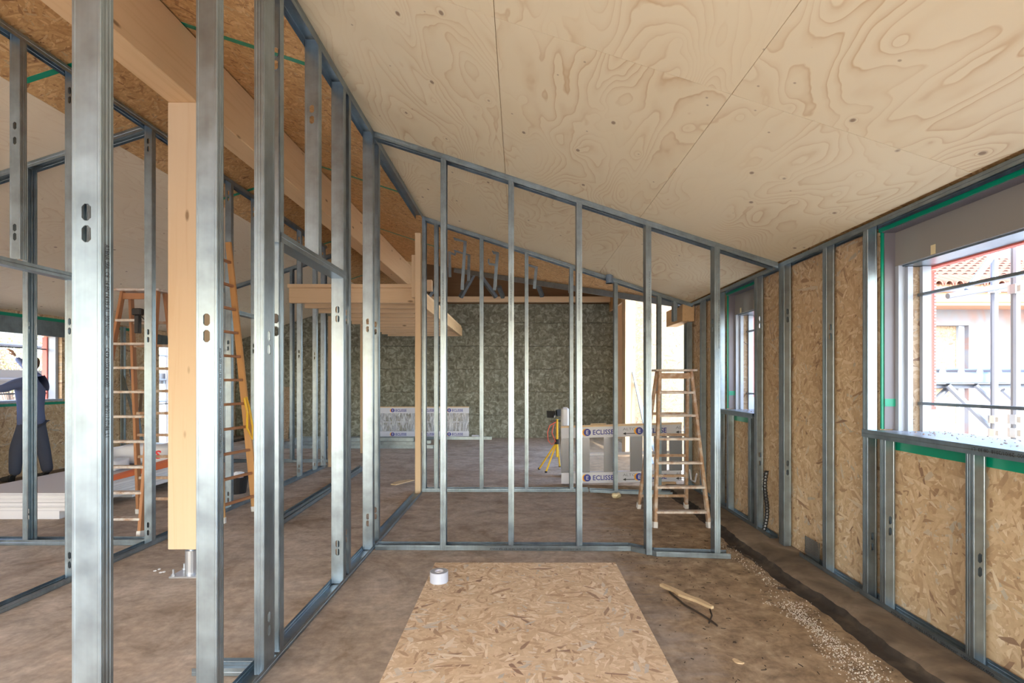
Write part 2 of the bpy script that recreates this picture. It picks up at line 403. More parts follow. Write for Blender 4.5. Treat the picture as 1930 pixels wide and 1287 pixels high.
# ------------------------------------------------------------ walls
def grid_wall(mb, xa, xb, y0, y1, z0, z1, ops):
    ys = sorted({y0, y1, *[v for o in ops for v in o[:2] if y0 < v < y1]}); zs = sorted({z0, z1, *[v for o in ops for v in o[2:] if z0 < v < z1]})
    for i in range(len(ys)-1):
        for j in range(len(zs)-1):
            cy, cz = (ys[i]+ys[i+1])/2, (zs[j]+zs[j+1])/2
            if any(o[0] < cy < o[1] and o[2] < cz < o[3] for o in ops): continue
            mb.box(xa, xb, ys[i], ys[i+1], zs[j], zs[j+1])
W1 = (1.9, 3.42, 1.14, 2.50); W2 = (5.11, 5.95, 1.14, 2.50)
wr = MB(); grid_wall(wr, 2.40, 2.70, -4.8, 7.2, -.2, 2.56, [W1, W2, (-1.8, .8, .05, 2.3), (-4.4, -2.4, .05, 2.3)]); wr.build('wall_right', M['osb_wall'], kind='structure')
wall_r = bpy.data.objects['wall_right']
def wpanel(y0, y1, z0, z1): MB().box(2.385, 2.40, y0+.0015, y1-.0015, z0, z1).build('osb_panel', M['osb_wall'], wall_r)
for a in ((.9,1.9,.0,2.53), (1.9,3.42,.0,1.12), (3.42,4.45,.0,2.53), (4.45,5.11,.0,2.53), (5.11,5.95,.0,1.12), (5.95,7.2,.0,2.53)): wpanel(*a)
for a in ((1.95,3.40),(5.13,5.93)):
    MB().box(2.381,2.385,a[0],a[1],1.06,1.12).build('green_tape', M['green'], wall_r)
MB().box(2.381,2.385,2.20,2.235,.93,1.0).build('green_tape', M['green2'], wall_r, label='small bright green sticker')
# back wall with mineral wool batts
bw = MB().box(-7.6, 3.0, 13.62, 13.8, -.2, 5.2).build('wall_back', M['osb_face'], kind='structure')
zrow = 0.0; r = 0
while r < 6:
    x = -7.4-(.6 if r % 2 else 0)
    z1 = min(zrow+.6, 3.5)
    while x < 2.46:
        a, b = max(x, -7.42), min(x+1.2, 2.46)
        d = random.uniform(0, .012)
        zt = z1-.006
        if b-a > .05:
            mb = MB().box(a+.0005, b-.0005, 13.52-d, 13.62, zrow+.003, z1-.003)
            mb.build('insulation_batt', M['batt'], bw, bevel=.004)
        x += 1.2
    zrow += .6; r += 1
MB().box(-2.5, 3.0, 13.58, 13.62, 3.5, 5.0).build('gable_board', wood('dark_gable','x',(.20,.115,.055),(.1,.05,.025),.3), bw)
wfr = MB()
def gw(mb, ya, yb, x0, x1, z0, z1, ops):
    xs = sorted({x0, x1, *[v for o in ops for v in o[:2]]}); zs = sorted({z0, z1, *[v for o in ops for v in o[2:]]})
    for i in range(len(xs)-1):
        for j in range(len(zs)-1):
            cx, cz = (xs[i]+xs[i+1])/2, (zs[j]+zs[j+1])/2
            if not any(o[0] < cx < o[1] and o[2] < cz < o[3] for o in ops): mb.box(xs[i], xs[i+1], ya, yb, zs[j], zs[j+1])
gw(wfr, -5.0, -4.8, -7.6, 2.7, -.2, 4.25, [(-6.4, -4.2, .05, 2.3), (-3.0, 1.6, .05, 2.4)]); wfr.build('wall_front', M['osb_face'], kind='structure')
# left wall
LW = [(6.6, 8.4, 1.2, 2.22), (10.67, 11.7, .05, 2.22), (1.6, 3.4, 1.2, 2.22), (-2.5, -.5, .05, 2.22)]
lw = MB(); grid_wall(lw, XL-.3, XL, -4.8, 13.6, -.2, 2.56, LW); wall_l = lw.build('wall_left', M['osb_wall'], kind='structure')
MB().box(XL, XL+.004, 5.8, 10.0, 2.44, 2.49).build('green_tape', M['green'], wall_l)
MB().box(XL, XL+.004, 6.4, 8.6, 1.12, 1.16).build('green_tape', M['green'], wall_l)
# wing facade seen through the opening and through the windows
wf = MB()
def grid_wall_y(mb, ya, yb, x0, x1, z0, z1, ops):
    xs = sorted({x0, x1, *[v for o in ops for v in o[:2] if x0 < v < x1]}); zs = sorted({z0, z1, *[v for o in ops for v in o[2:] if z0 < v < z1]})
    for i in range(len(xs)-1):
        for j in range(len(zs)-1):
            cx, cz = (xs[i]+xs[i+1])/2, (zs[j]+zs[j+1])/2
            if any(o[0] < cx < o[1] and o[2] < cz < o[3] for o in ops): continue
            mb.box(xs[i], xs[i+1], ya, yb, zs[j], zs[j+1])
FO = [(8.25, 9.12, 1.72, 2.62), (8.25, 9.12, .05, 1.35)]
grid_wall_y(wf, 10.5, 10.8, 3.7, 14, -.2, 3.4, FO); wf.build('wall_wing', M['render'], kind='structure')
ww = bpy.data.objects['wall_wing']
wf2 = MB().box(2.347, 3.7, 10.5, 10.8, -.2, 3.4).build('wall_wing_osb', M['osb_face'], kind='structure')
for (a, b, c, d) in FO:
    MB().box(a+.0, a+.75, 10.66, 10.68, c, d).build('window_board', M['osb_face'], ww)
    mb = MB(); mb.box(a+.75, b, 10.60, 10.66, c, d); mb.build('window_frame', M['pvc'], ww)
# ground
MB().box(-40, 40, -30, 60, -.35, -.2).build('ground', M['ground'], kind='structure')

# curb strips along the walls
def strip(name, x_in, x_out, z, y0, y1, sgn, mat_, w=.05):
    mb = MB(); dk = MB(); n = 260; prev = None; rn = random.Random(3)
    ph = [rn.uniform(0, 6) for _ in range(4)]
    for i in range(n+1):
        y = y0+(y1-y0)*i/n
        e = x_in+sgn*(.018*math.sin(y*2.1+ph[0])+.010*math.sin(y*7+ph[1])+.005*math.sin(y*23+ph[2])+.004*math.sin(y*51+ph[3]))
        zz = z+.004*math.sin(y*5+ph[1])+.002*math.sin(y*31)
        g = .012*math.sin(y*3+ph[2])
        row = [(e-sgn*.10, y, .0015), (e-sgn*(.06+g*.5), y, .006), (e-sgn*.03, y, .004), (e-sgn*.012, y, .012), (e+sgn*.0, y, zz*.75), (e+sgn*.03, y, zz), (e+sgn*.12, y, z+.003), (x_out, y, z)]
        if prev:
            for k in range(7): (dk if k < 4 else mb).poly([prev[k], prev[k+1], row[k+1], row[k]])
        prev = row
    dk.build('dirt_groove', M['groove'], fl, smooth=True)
    return mb.build(name, mat_, fl, smooth=True)
strip('screed_strip', 2.04, 2.40, .055, .3, 7.2, 1, M['curb'])
strip('screed_strip', -7.0, XL, .07, 4.5, 13.4, -1, M['curb'])

# ------------------------------------------------------------ stud and track builders
G = M['galv']
SLOT = ((2.02, 1.953), (.30, .24))
def stud(parent, x, y, z0, z1, ax, ay, W_=.095, D=.05, slots=((2.02, 1.953), (.30, .24)), lean=(0, 0), m=None, name='stud', ztop=None):
    """corner (x,y); web runs along ax for W_, flanges run along ay for D; lean = top offset"""
    ax = Vector((*ax, 0)); ay = Vector((*ay, 0)); O = Vector((x, y, 0)); mb = MB()
    L = z1-z0; lv = Vector((lean[0], lean[1], 0))
    def P(u, v, z): return O+ax*u+ay*v+Vector((0,0,z))+lv*((z-z0)/L)
    r = .0025; g = .0014
    fl1 = [(g*4.5, D), (0, D), (0, .78*D), (g, .74*D), (g, .66*D), (0, .62*D), (0, .5*D+.001), (g, .47*D), (g, .40*D), (0, .36*D), (0, .2*D), (g*.6, .16*D), (0, .12*D), (0, r), (r, 0)]
    prof2 = [(W_-a, b) for a, b in fl1]
    for pr in (fl1, prof2):
        n = len(mb.v)
        for z in (z0, z1): mb.v += [P(u, v, z) for u, v in pr]
        m_ = len(pr)
        for i in range(m_-1): mb.f.append((n+i, n+i+1, n+m_+i+1, n+m_+i))
    # web with stepped centre: edge strips + centre with slots
    e = .010; dpt = .0012
    a, b = .010, W_-.010
    for (u0, v0, u1, v1) in ((r, 0, a, 0), (a, 0, a+.002, dpt), (b-.002, dpt, b, 0), (b, 0, W_-r, 0)):
        mb.poly([P(u0, v0, z0), P(u1, v1, z0), P(u1, v1, z1), P(u0, v0, z1)])
    a += .002; b -= .002; c = W_*.5; hw = min(.0145, W_*.16); hh = .026
    cuts = sorted(z for s in slots for z in s if z0+.06 < z < z1-.06)
    z = z0
    for zc in cuts:
        lo, hi = zc-hh-.003, zc+hh+.003
        if lo > z: mb.poly([P(a, dpt, z), P(b, dpt, z), P(b, dpt, lo), P(a, dpt, lo)])
        lo = max(lo, z)
        mb.poly([P(a, dpt, lo), P(c-hw-.003, dpt, lo), P(c-hw-.003, dpt, hi), P(a, dpt, hi)])
        mb.poly([P(c+hw+.003, dpt, lo), P(b, dpt, lo), P(b, dpt, hi), P(c+hw+.003, dpt, hi)])
        R = [(c-hw-.003, lo), (c+hw+.003, lo), (c+hw+.003, hi), (c-hw-.003, hi)]
        q = .009
        Oc = [(c-hw+q, zc-hh), (c+hw-q, zc-hh), (c+hw, zc-hh+q), (c+hw, zc+hh-q), (c+hw-q, zc+hh), (c-hw+q, zc+hh), (c-hw, zc+hh-q), (c-hw, zc-hh+q)]
        pr = lambda t: P(t[0], dpt, t[1])
        for k in range(4):
            mb.poly([pr(R[k]), pr(R[(k+1) % 4]), pr(Oc[2*k+1]), pr(Oc[2*k])])
            mb.poly([pr(R[(k+1) % 4]), pr(Oc[(2*k+2) % 8]), pr(Oc[2*k+1])])
        ring2 = [P(u, dpt+.004, w) for u, w in Oc]      # turned-in lip of the slot
        for k in range(8): mb.poly([pr(Oc[k]), pr(Oc[(k+1) % 8]), ring2[(k+1) % 8], ring2[k]])
        z = hi
    mb.poly([P(a, dpt, z), P(b, dpt, z), P(b, dpt, z1), P(a, dpt, z1)])
    return mb.build(name, m or G, parent)
def h_up(h): return h[2] > 0
def track(parent, pts, wdir, W_, hvec, name='track', m=None):
    """U channel along pts; wdir horizontal width direction; hvec flange vector"""
    pts = [(p[0], p[1], p[2]+.0025) if h_up(hvec) and p[2] < .5 else p for p in pts]
    mb = MB(); w = Vector((*wdir, 0))*W_; h = Vector(hvec); t = Vector(hvec).normalized()*.0015
    wn_ = Vector((*wdir, 0))*.0015
    prof = [h, h*.55, h*.5+wn_, h*.45, t, wn_, w-wn_, w+t, w+h*.45, w-wn_+h*.5, w+h*.55, w+h]
    for p, q in zip(pts[:-1], pts[1:]): mb.sweep(prof, p, q)
    return mb.build(name, m or G, parent)
def flange_text(parent, s, size, loc, xd, yd, sx=1.0): return text(parent, s, size, loc, xd, yd, M['ink'], 'printed_text', 'LEFT', sx)

# ---- P1: partition on the left side of the room, runs away from the camera
XP = -1.29; WP = .095
P1 = thing('stud_partition', 'galvanised stud partition nearest on the left, running from foreground back to the timber post', 'partition', (XP-WP/2, 3.7, 0))
track(P1, [(XP, .6, 0), (XP, 6.85, 0)], (-1, 0), WP, (0,0,.04), 'bottom_track')
track(P1, [(XP, .6, zr(XP)-.002), (XP, 5.6, zr(XP)-.002)], (-1, 0), WP, (0,0,-.06), 'top_track')
track(P1, [(XP+.002, 5.58, zr(XP)-.006), (XP+.002, 6.9, zr(XP)-.006)], (-1, 0), WP, (0,0,-.055), 'top_track')
zt = zr(XP)-.015
s1 = stud(P1, XP-.002, 1.596, .01, zt, (-1,0), (0,1), .091)
stud(P1, XP-.002, 2.21, .01, zt, (-1,0), (0,1), .091, slots=((1.76,1.69),(.1,.1)))
stud(P1, XP-.002, 2.84, .01, zt, (-1,0), (0,-1), .091, slots=((3.3,3.23),(1.84,1.77)))
stud(P1, XP-.002, 3.33, 2.30, zt, (-1,0), (0,1), .091, slots=((3.25,3.18),), name='cripple_stud')
stud(P1, XP-.002, 3.80, .01, zt, (-1,0), (0,1), .091)
stud(P1, XP-.002, 3.97, .01, zt, (-1,0), (0,-1), .091, slots=((2.02,1.953),(.34,.28)))
stud(P1, XP-.002, 4.56, .01, zt, (-1,0), (0,1), .091)
stud(P1, XP-.002, 4.80, .01, zt, (-1,0), (0,-1), .091)
track(P1, [(XP+.001, 2.80, 2.25), (XP+.001, 3.85, 2.25)], (-1,0), WP, (0,0,.055), 'door_header')
flange_text(s1, 'ATENA SPA  CE  14 EN 14195 A1  300 N/mm²  —  C47X100X50X4000  —  30/08/2017 07:46  L1', .024, (XP-.0003, 1.612, 1.925), (0,0,-1), (0,1,0), .62)
flange_text(P1, 'ATENA SPA CE 14 EN 14195 A1 300 N/mm² C47X100X50X4000 30/08/2017 08:12', .022, (XP-.0003, 2.226, 1.64), (0,0,-1), (0,1,0), .62)
# ---- P6: small return of partition at the door jamb
P6 = thing('partition_return', 'short galvanised floor track and rotated stud turning left off the nearest partition', 'partition', (-1.45, 2.67, 0))
stud(P6, XP-.001, 2.615, .012, zt, (0,1), (-1,0), .115, slots=((1.73,1.66),(.28,.21)))
track(P6, [(XP-.10, 2.62, .0), (-1.66, 2.62, .0)], (0,1), .1, (0,0,.04), 'floor_track')

# ---- P3: front cross partition
P3 = thing('stud_partition', 'galvanised stud partition crossing the room directly behind the chipboard sheet, floor track bent at right', 'partition', (.2, 4.6, 0))
Y3 = 4.58
track(P3, [(-1.275, Y3-.01, 0), (.976, Y3-.04, 0), (1.166, 4.40, 0), (1.70, 4.345, 0), (1.775, 4.34, 0)], (0,1), .1, (0,0,.045), 'bottom_track')
track(P3, [(XP+.005, Y3, zr(XP+.005)-.002), (2.29, Y3, zr(2.29)-.002)], (0,1), .1, (0,0,-.05), 'top_track')
P3S = [(-.700, Y3-.02, 0), (-.099, Y3-.02, 0), (.505, Y3-.02, 0), (1.084, 4.42, .034), (1.642, 4.35, .085)]
for i, (x, y, lx_) in enumerate(P3S):
    st = stud(P3, x, y, .01, zr(x+.05)-.012, (0,1), (1,0), .096, lean=(lx_, Y3+.004-y))
    for zz, s in ((2.45 if i < 4 else 2.2, 'ATENA SPA CE 14 EN 14195 A1 300 N/mm² C47X100X50X4000'),):
        yy = y+(Y3+.004-y)*.7-.0022
        text(st, s, .0155, (x+.018+lx_*.75, yy if i < 3 else y+(Y3-y)*.62-.012, zz), (0, .0, -1), (1,0,0), M['ink'])
text(P3, 'ATENA SPA  CE  14 EN 14195 A1 300 N/mm²   U40X100X40X4000   22/12/2017 14:19', .022, (-.26, Y3-.0335, .012), (1, -.012, 0), (0,0,1), M['ink'])
# ---- P4: rear cross partition
P4 = thing('stud_partition', 'galvanised stud partition farther back, behind the first cross partition and before the stepladder feet', 'partition', (.3, 7.0, 0))
Y4 = 6.95
track(P4, [(XP-.02, Y4, 0), (.93, Y4, 0)], (0,1), .1, (0,0,.045), 'bottom_track')
track(P4, [(.95, Y4-.03, 0), (1.35, Y4-.12, .0), (2.0, Y4-.2, 0)], (0,1), .1, (0,0,.04), 'bottom_track')
track(P4, [(XP-.02, Y4, zr(XP-.02)-.002), (2.33, Y4, zr(2.33)-.002)], (0,1), .1, (0,0,-.05), 'top_track')
for x in (-1.31, -1.148, -.537, .071, .675, 1.273, 1.86):
    dy = 0 if x < .9 else (-.1 if x < 1.5 else -.18)
    dx = dy*x/7
    stud(P4, x+dx, Y4+.003+dy, .01, zr(x+.05)-.012, (0,1), (1,0), .092, lean=(-dx,-dy))
stud(P4, 2.07, Y4+.003, 2.30, zr(2.12)-.012, (0,1), (1,0), .092, slots=(), name='cripple_stud')

# ---- P2: left long partition
X2 = -3.33; W2_ = .075
P2 = thing('stud_partition', 'long galvanised stud partition left of the big timber post, with door openings', 'partition', (X2-.04, 6, 0))
track(P2, [(X2, 2.2, 0), (X2, 8.95, 0)], (-1,0), W2_, (0,0,.045), 'bottom_track')
track(P2, [(X2, 2.2, zl(X2)-.035), (X2, 8.95, zl(X2)-.035)], (-1,0), W2_, (0,0,-.05), 'top_track')
z2 = zl(X2-W2_)-.02
s2 = ((3.67,3.60),(1.94,1.87),(.19,.12))
stud(P2, X2-.002, 3.45, 2.31, z2, (-1,0), (0,1), .071, slots=((3.2,3.1),(2.52,2.46)), name='cripple_stud')
for y in (3.87, 4.69, 5.98, 6.55, 7.9, 8.5, 8.85): stud(P2, X2-.002, y, .01, z2, (-1,0), (0,1), .071, slots=s2)
track(P2, [(X2+.001, 3.0, 2.25), (X2+.001, 3.9, 2.25)], (-1,0), W2_, (0,0,.05), 'door_header')
track(P2, [(X2+.001, 6.0, 2.28), (X2+.001, 6.56, 2.28)], (-1,0), W2_, (0,0,.05), 'door_header')
# ---- P5: left cross partition
P5 = thing('stud_partition', 'galvanised cross partition at far left, standing in front of the plasterboard stack and worker', 'partition', (-4.6, 4.75, 0))
Y5 = 4.70
track(P5, [(-7.3, Y5, 0), (X2-W2_-.005, Y5, 0)], (0,1), .1, (0,0,.05), 'bottom_track')
track(P5, [(-6.9, Y5, zl(-6.9)-.004), (X2-W2_-.005, Y5, zl(X2-W2_-.005)-.004)], (0,1), .1, (0,0,-.055), 'top_track')
for x in (-3.95, -4.52, -5.7, -6.3): stud(P5, x, Y5+.003, .01, zl(x)-.02, (0,1), (1,0), .094)
# ---- P7
P7 = thing('stud_partition', 'small far galvanised cross partition left of the timber platform posts', 'partition', (-4.6, 9.5, 0))
track(P7, [(-6.0, 9.45, 0), (-3.45, 9.45, 0)], (0,1), .1, (0,0,.05), 'bottom_track')
track(P7, [(-6.0, 9.45, zl(-6.0)-.004), (-3.45, 9.45, zl(-3.45)-.004)], (0,1), .1, (0,0,-.055), 'top_track')
for x in (-3.6, -4.2, -4.8, -5.4, -5.95): stud(P7, x, 9.453, .01, zl(x)-.02, (0,1), (1,0), .094)

# ---- right wall lining frame
R = thing('wall_lining_frame', 'galvanised stud lining along the right wall under and between the two windows', 'wall frame', (XI+.03, 4.5, .055))
RW = .068
zb = .057
track(R, [(XI, 1.4, zb), (XI, 3.50, zb)], (1,0), RW, (0,0,.035), 'bottom_track')
track(R, [(XI-.01, 3.53, zb), (XI, 4.25, zb)], (1,0), RW, (0,0,.035), 'bottom_track')
track(R, [(XI-.01, 4.72, zb), (XI, 5.0, zb)], (1,0), RW, (0,0,.035), 'bottom_track')
track(R, [(XI, 5.03, zb), (XI, 7.1, zb)], (1,0), RW, (0,0,.035), 'bottom_track')
track(R, [(XI, .8, 2.538), (XI, 7.15, 2.538)], (1,0), RW, (0,0,-.04), 'top_track')
rs = ((.78,.70),(2.1,2.03))
def rstud(y, z0=zb+.003, z1=2.53, s=rs, fw=.05, W_=.064): stud(R, XI+.002, y, z0, z1, (1,0), (0,1), W_, fw, slots=s)
rstud(2.62, z1=1.125, s=((.60,.53),)); rstud(2.02, z1=1.125); rstud(3.255, z1=1.125, s=((.62,.55),)); rstud(3.42, s=((.47,.40),))
rstud(3.88, s=((1.9,1.83),)); rstud(4.50, fw=.09); rstud(5.015, fw=.06); rstud(5.16, z1=1.125, s=()); rstud(5.70, z1=1.125, s=()); rstud(5.95, s=()); rstud(6.55, s=()); rstud(7.08, s=())
rstud(1.86, s=())
track(R, [(XI-.004, 1.9, 1.175), (XI-.004, 3.47, 1.175)], (1,0), RW+.008, (0,0,-.05), 'sill_track')
track(R, [(XI-.004, 5.10, 1.175), (XI-.004, 5.98, 1.175)], (1,0), RW+.008, (0,0,-.05), 'sill_track')
text(R, 'ATENA SPA   CE   14 EN 14195 A1   300 N/mm²   U40X50X40X4000', .024, (XI-.0028, 3.20, zb+.005), (0,-1,0), (0,0,1), M['ink'])
text(R, '0000  29/01/2018  08:33  L1', .026, (XI-.0068, 2.33, 1.163), (0,1,0), (0,0,-1), M['ink'])
for g_, sz, yy, zz in (('0', .21, 4.945, 1.93), ('0', .10, 4.915, 1.965), ('o', .10, 4.90, 1.83)):
    text(wall_r, g_, sz, (2.3842, yy, zz), (0,-1,0), (0,0,1), M['grey_p'], 'pencil_mark', bold=-.0035*sz/.1)
# ------------------------------------------------------------ windows
def win_r(n, y0, y1):
    w = thing('window_%d' % n, None, None, (2.55, (y0+y1)/2, 1.17)); w['kind'] = 'structure'
    z0, z1 = 1.172, 2.25
    MB().box(2.385, 2.401, y1-.013, y1-.001, 1.18, 2.52).build('green_tape', M['green'], w)
    MB().box(2.374, 2.384, y0, y1-.001, 2.475, 2.522).build('green_tape', M['green'], w)
    MB().box(2.401, 2.47, y1-.02, y1, 1.18, 2.5).build('membrane_strip', M['membrane'], w)
    MB().box(2.401, 2.47, y1-.023, y1-.0201, 1.33, 1.38).build('green_tape', M['green'], w)
    MB().box(2.384, 2.47, y0, y1-.02, 2.47, 2.5).build('membrane_strip', M['membrane'], w)
    MB().box(2.47, 2.495, y0, y1-.005, z1, 2.5).build('roller_box_panel', M['panel'], w)
    for yy, hh in ((y0+(y1-y0)*.77, .06), (y0+(y1-y0)*.36, .10)):
        MB().box(2.4685, 2.47, yy, yy+.035, z1+.004, z1+hh).build('paper_label', M['foam'], w)
    MB().box(2.495, 2.67, y0, y1-.005, z1-.010, z1+.25).build('lintel', M['galv'], w)
    MB().box(2.67, 2.715, y0, y1-.01, z1-.02, z1+.25).build('outer_lintel', M['red'], w)
    mb = MB(); mb.box(2.47, 2.512, y1-.05, y1, z0, z1-.001).box(2.512, 2.545, y1-.075, y1, z0, z1-.013); mb.build('window_frame', M['pvc'], w)
    MB().box(2.545, 2.60, y1-.06, y1, z0, z1-.013).build('osb_strip', M['osb_face'], w)
    MB().box(2.60, 2.655, y1-.085, y1, z0, z1-.013).build('window_frame', M['pvc'], w)
    MB().box(2.655, 2.715, y1-.05, y1, z0+.14, z1-.031).build('red_edge', M['red'], w)
    MB().box(2.655, 2.72, y1-.07, y1, z0, z0+.14).build('window_frame', M['pvc'], w)
    mb = MB()
    for k in range(44): mb.box(2.700, 2.712, y1-.054, y1-.050, z0+.16+k*.02, z0+.17+k*.02)
    mb.build('mesh_tape', M['white'], w)
    sb = MB().box(2.372, 2.76, y0, y1, 1.14, 1.172).build('window_sill', M['pvc'], w)
    cr = MB()
    for k in range(160):
        x, y, s = random.uniform(2.42, 2.74), random.uniform(y0, y1-.1), random.uniform(.002, .006)
        cr.hexa([(x-s,y-s,1.171),(x+s,y-s*.6,1.171),(x+s*.7,y+s,1.171),(x-s,y+s*.8,1.171)], [(x-s*.5,y-s*.5,1.171+s),(x+s*.4,y-s*.3,1.171+s),(x+s*.3,y+s*.5,1.171+s*.8),(x-s*.5,y+s*.4,1.171+s)])
    cr.build('rubble_crumbs', M['bark'], w, kind='stuff')
    for z, zz in ((2.055, 2.055), (1.36, 1.352)):
        mb = MB(); mb.bar((2.60, y0-.0, z), (2.60, y1-.06, zz), .03, .018); mb.build('safety_bar', M['galv_dull'], w)
    return w
win_r(1, 1.9, 3.42); win_r(2, 5.11, 5.95)
def win_l(n, y0, y1, z0):
    w = thing('window_%d' % n, None, None, (XL-.15, (y0+y1)/2, z0)); w['kind'] = 'structure'
    MB().box(XL-.06, XL+.012, y0-.15, y1+.15, 2.2, 2.44).build('roller_box_panel', M['galv'], w)
    MB().box(XL-.26, XL-.18, y1-.07, y1, z0, 2.2).build('red_edge', M['red'], w)
    MB().box(XL-.18, XL-.06, y1-.05, y1, z0, 2.2).build('window_frame', M['pvc'], w)
    MB().box(XL-.3, XL+.02, y0, y1, z0-.03, z0+.005).build('window_sill', M['pvc'], w)
    for z in ((2.0, 1.30, 1.42) if z0 > 1 else (1.0,)): MB().bar((XL-.2, y0, z), (XL-.2, y1-.05, z), .025, .02).build('safety_bar', M['bars'], w)
win_l(3, 6.6, 8.4, 1.2); win_l(4, 10.67, 11.7, .05)

# ------------------------------------------------------------ main timber
tag(MB().box(-2.652, -2.43, -4.7, 11.75, 3.60, 4.075).build('ridge_beam', M['wood_y'], bevel=.006, origin=(-2.54, 3, 3.6)), 'massive glued timber ridge beam running overhead along the house', 'beam')
post = thing('timber_post', 'thick pale knotty timber post on a steel foot carrying the ridge beam', 'post', (-2.54, 4.01, 0))
MB().box(-2.652, -2.432, 3.9, 4.12, .225, 3.598).build('post_shaft', M['wood_z'], post, bevel=.004)
pb = MB(); pb.tube([(-2.54,4.01,.012),(-2.54,4.01,.19)], .045, 16).tube([(-2.54,4.01,.19),(-2.54,4.01,.226)], .022, 12); pb.box(-2.6,-2.48,3.95,4.07,.215,.226)
pb.build('steel_foot', M['zinc'], post, smooth=False)
MB().box(-2.66, -2.44, 3.92, 4.10, .0, .012).build('base_plate', M['zinc'], post, bevel=.003)
for (a, b) in ((-2.64,3.945),(-2.64,4.075),(-2.46,3.945)):
    MB().tube([(a,b,.012),(a,b,.024)], .016, 6).tube([(a,b,.024),(a,b,.06)], .007, 8).build('anchor_bolt', M['zinc'], post)
# timber end post of P1 and short plank beside it
tag(MB().box(-1.385, -1.312, 6.86, 6.945, .0, 3.46).build('timber_stud', M['wood_z'], bevel=.003, origin=(-1.35,6.9,0)), 'slim pale timber stud at the far end of the nearest left partition', 'post')
tag(MB().box(-1.45, -1.39, 6.95, 7.02, 2.615, 3.19).build('timber_batten', M['wood_z'], bevel=.003, origin=(-1.42,7,2.62)), 'short upright timber batten left of the slim timber stud, on the platform corner', 'batten')
# platform
PF = thing('timber_platform', 'raised timber loft platform with many joists, on posts before the mineral wool wall', 'platform', (-2.4, 10.2, 2.62))
MB().box(-3.32, -1.47, 7.45, 7.53, 2.62, 2.83).build('front_beam', M['wood_x'], PF, bevel=.004)
MB().box(-3.32, -1.47, 7.40, 13.1, 2.83, 2.88).build('deck', M['wood_x'], PF)
MB().box(-1.53, -1.45, 7.53, 13.1, 2.62, 2.829).build('edge_beam', M['wood_y'], PF, bevel=.004)
MB().box(-1.50, -1.40, 7.34, 7.449, 2.62, 2.96).build('corner_block', M['wood_z'], PF, bevel=.004)
for k in range(10):
    y = 8.03+k*.56
    MB().box(-3.32, -1.531, y-.04, y+.04, 2.62, 2.829).build('joist', M['wood_x'], PF, bevel=.003)
tag(MB().box(-3.32, -3.18, 8.97, 9.09, .0, 2.618).build('platform_post', M['wood_z'], bevel=.004, origin=(-3.3,9,0)), 'timber post under the loft platform, left one beside the metal studs', 'post')
tag(MB().box(-3.28, -3.16, 10.65, 10.77, .0, 2.618).build('platform_post', M['wood_z'], bevel=.004, origin=(-3.2,10.7,0)), 'timber post under the loft platform, right one farther back', 'post')
# cross beam on top of insulated wall
tag(MB().box(-2.4, 2.35, 13.35, 13.5, 3.53, 3.67).build('cross_beam', M['wood_x'], bevel=.004, origin=(0,13.4,3.6)), 'long pale horizontal timber beam over the mineral wool wall', 'beam')
tag(MB().box(-2.425, -2.0, 11.8, 11.95, 3.55, 3.80).build('short_cross_beam', M['wood_x'], bevel=.004, origin=(-1.9,11.9,3.6)), 'short timber cross beam at the far end of the ridge beam', 'beam')
for i, (a, b) in enumerate((((895,512),(868,560)), ((905,520),(935,560)), ((940,540),(948,560)), ((1012,532),(1022,558)), ((802,565),(822,540)))):
    mb = MB(); mb.bar(at(*a, 12.9), at(*b, 13.2), .09, .09)
    lab = ['thick grey diagonal roof strut leaning left above the cross beam', 'dark diagonal roof strut leaning right above the cross beam', 'short near-upright dark strut in the roof valley', 'thin dark strut at right in the roof valley', 'grey strut behind the slim timber stud under the roof'][i]
    mb.build('roof_strut', M['galv_dull'], label=lab, cat='strut')
# wing end posts at right
tag(MB().box(2.47, 2.72, 13.3, 13.5, 0, 3.9).build('corner_post', wood('brown_post','z',(.50,.30,.16),(.3,.16,.08)), origin=(2.6,13.4,0)), 'brown knotty timber post at the right end of the mineral wool wall', 'post')
tag(MB().box(2.14, 2.345, 10.47, 10.8, 0, 3.4).build('corner_post', M['wood_z'], bevel=.004, origin=(2.2,10.6,0)), 'pale sunlit timber corner post left of the bright chipboard wall', 'post')
tag(MB().box(2.20, 2.36, 6.98, 7.75, 2.30, 2.53).build('lintel_block', M['wood_y'], bevel=.004, origin=(2.28,7.4,2.3)), 'thick pale timber lintel end beside the right wall, above the stepladder', 'lintel')
tag(MB().box(2.385, 2.46, 7.21, 7.32, 0, 2.298).build('door_jamb', M['wood_z'], origin=(2.42,7.3,0)), 'pale timber jamb at the far end of the right wall', 'jamb')
tag(MB().box(2.31, 2.38, 7.22, 7.27, .0, 2.298).build('metal_jamb', G, origin=(2.33,7.24,0)), 'grey steel jamb strip at the far end of the right wall', 'jamb')

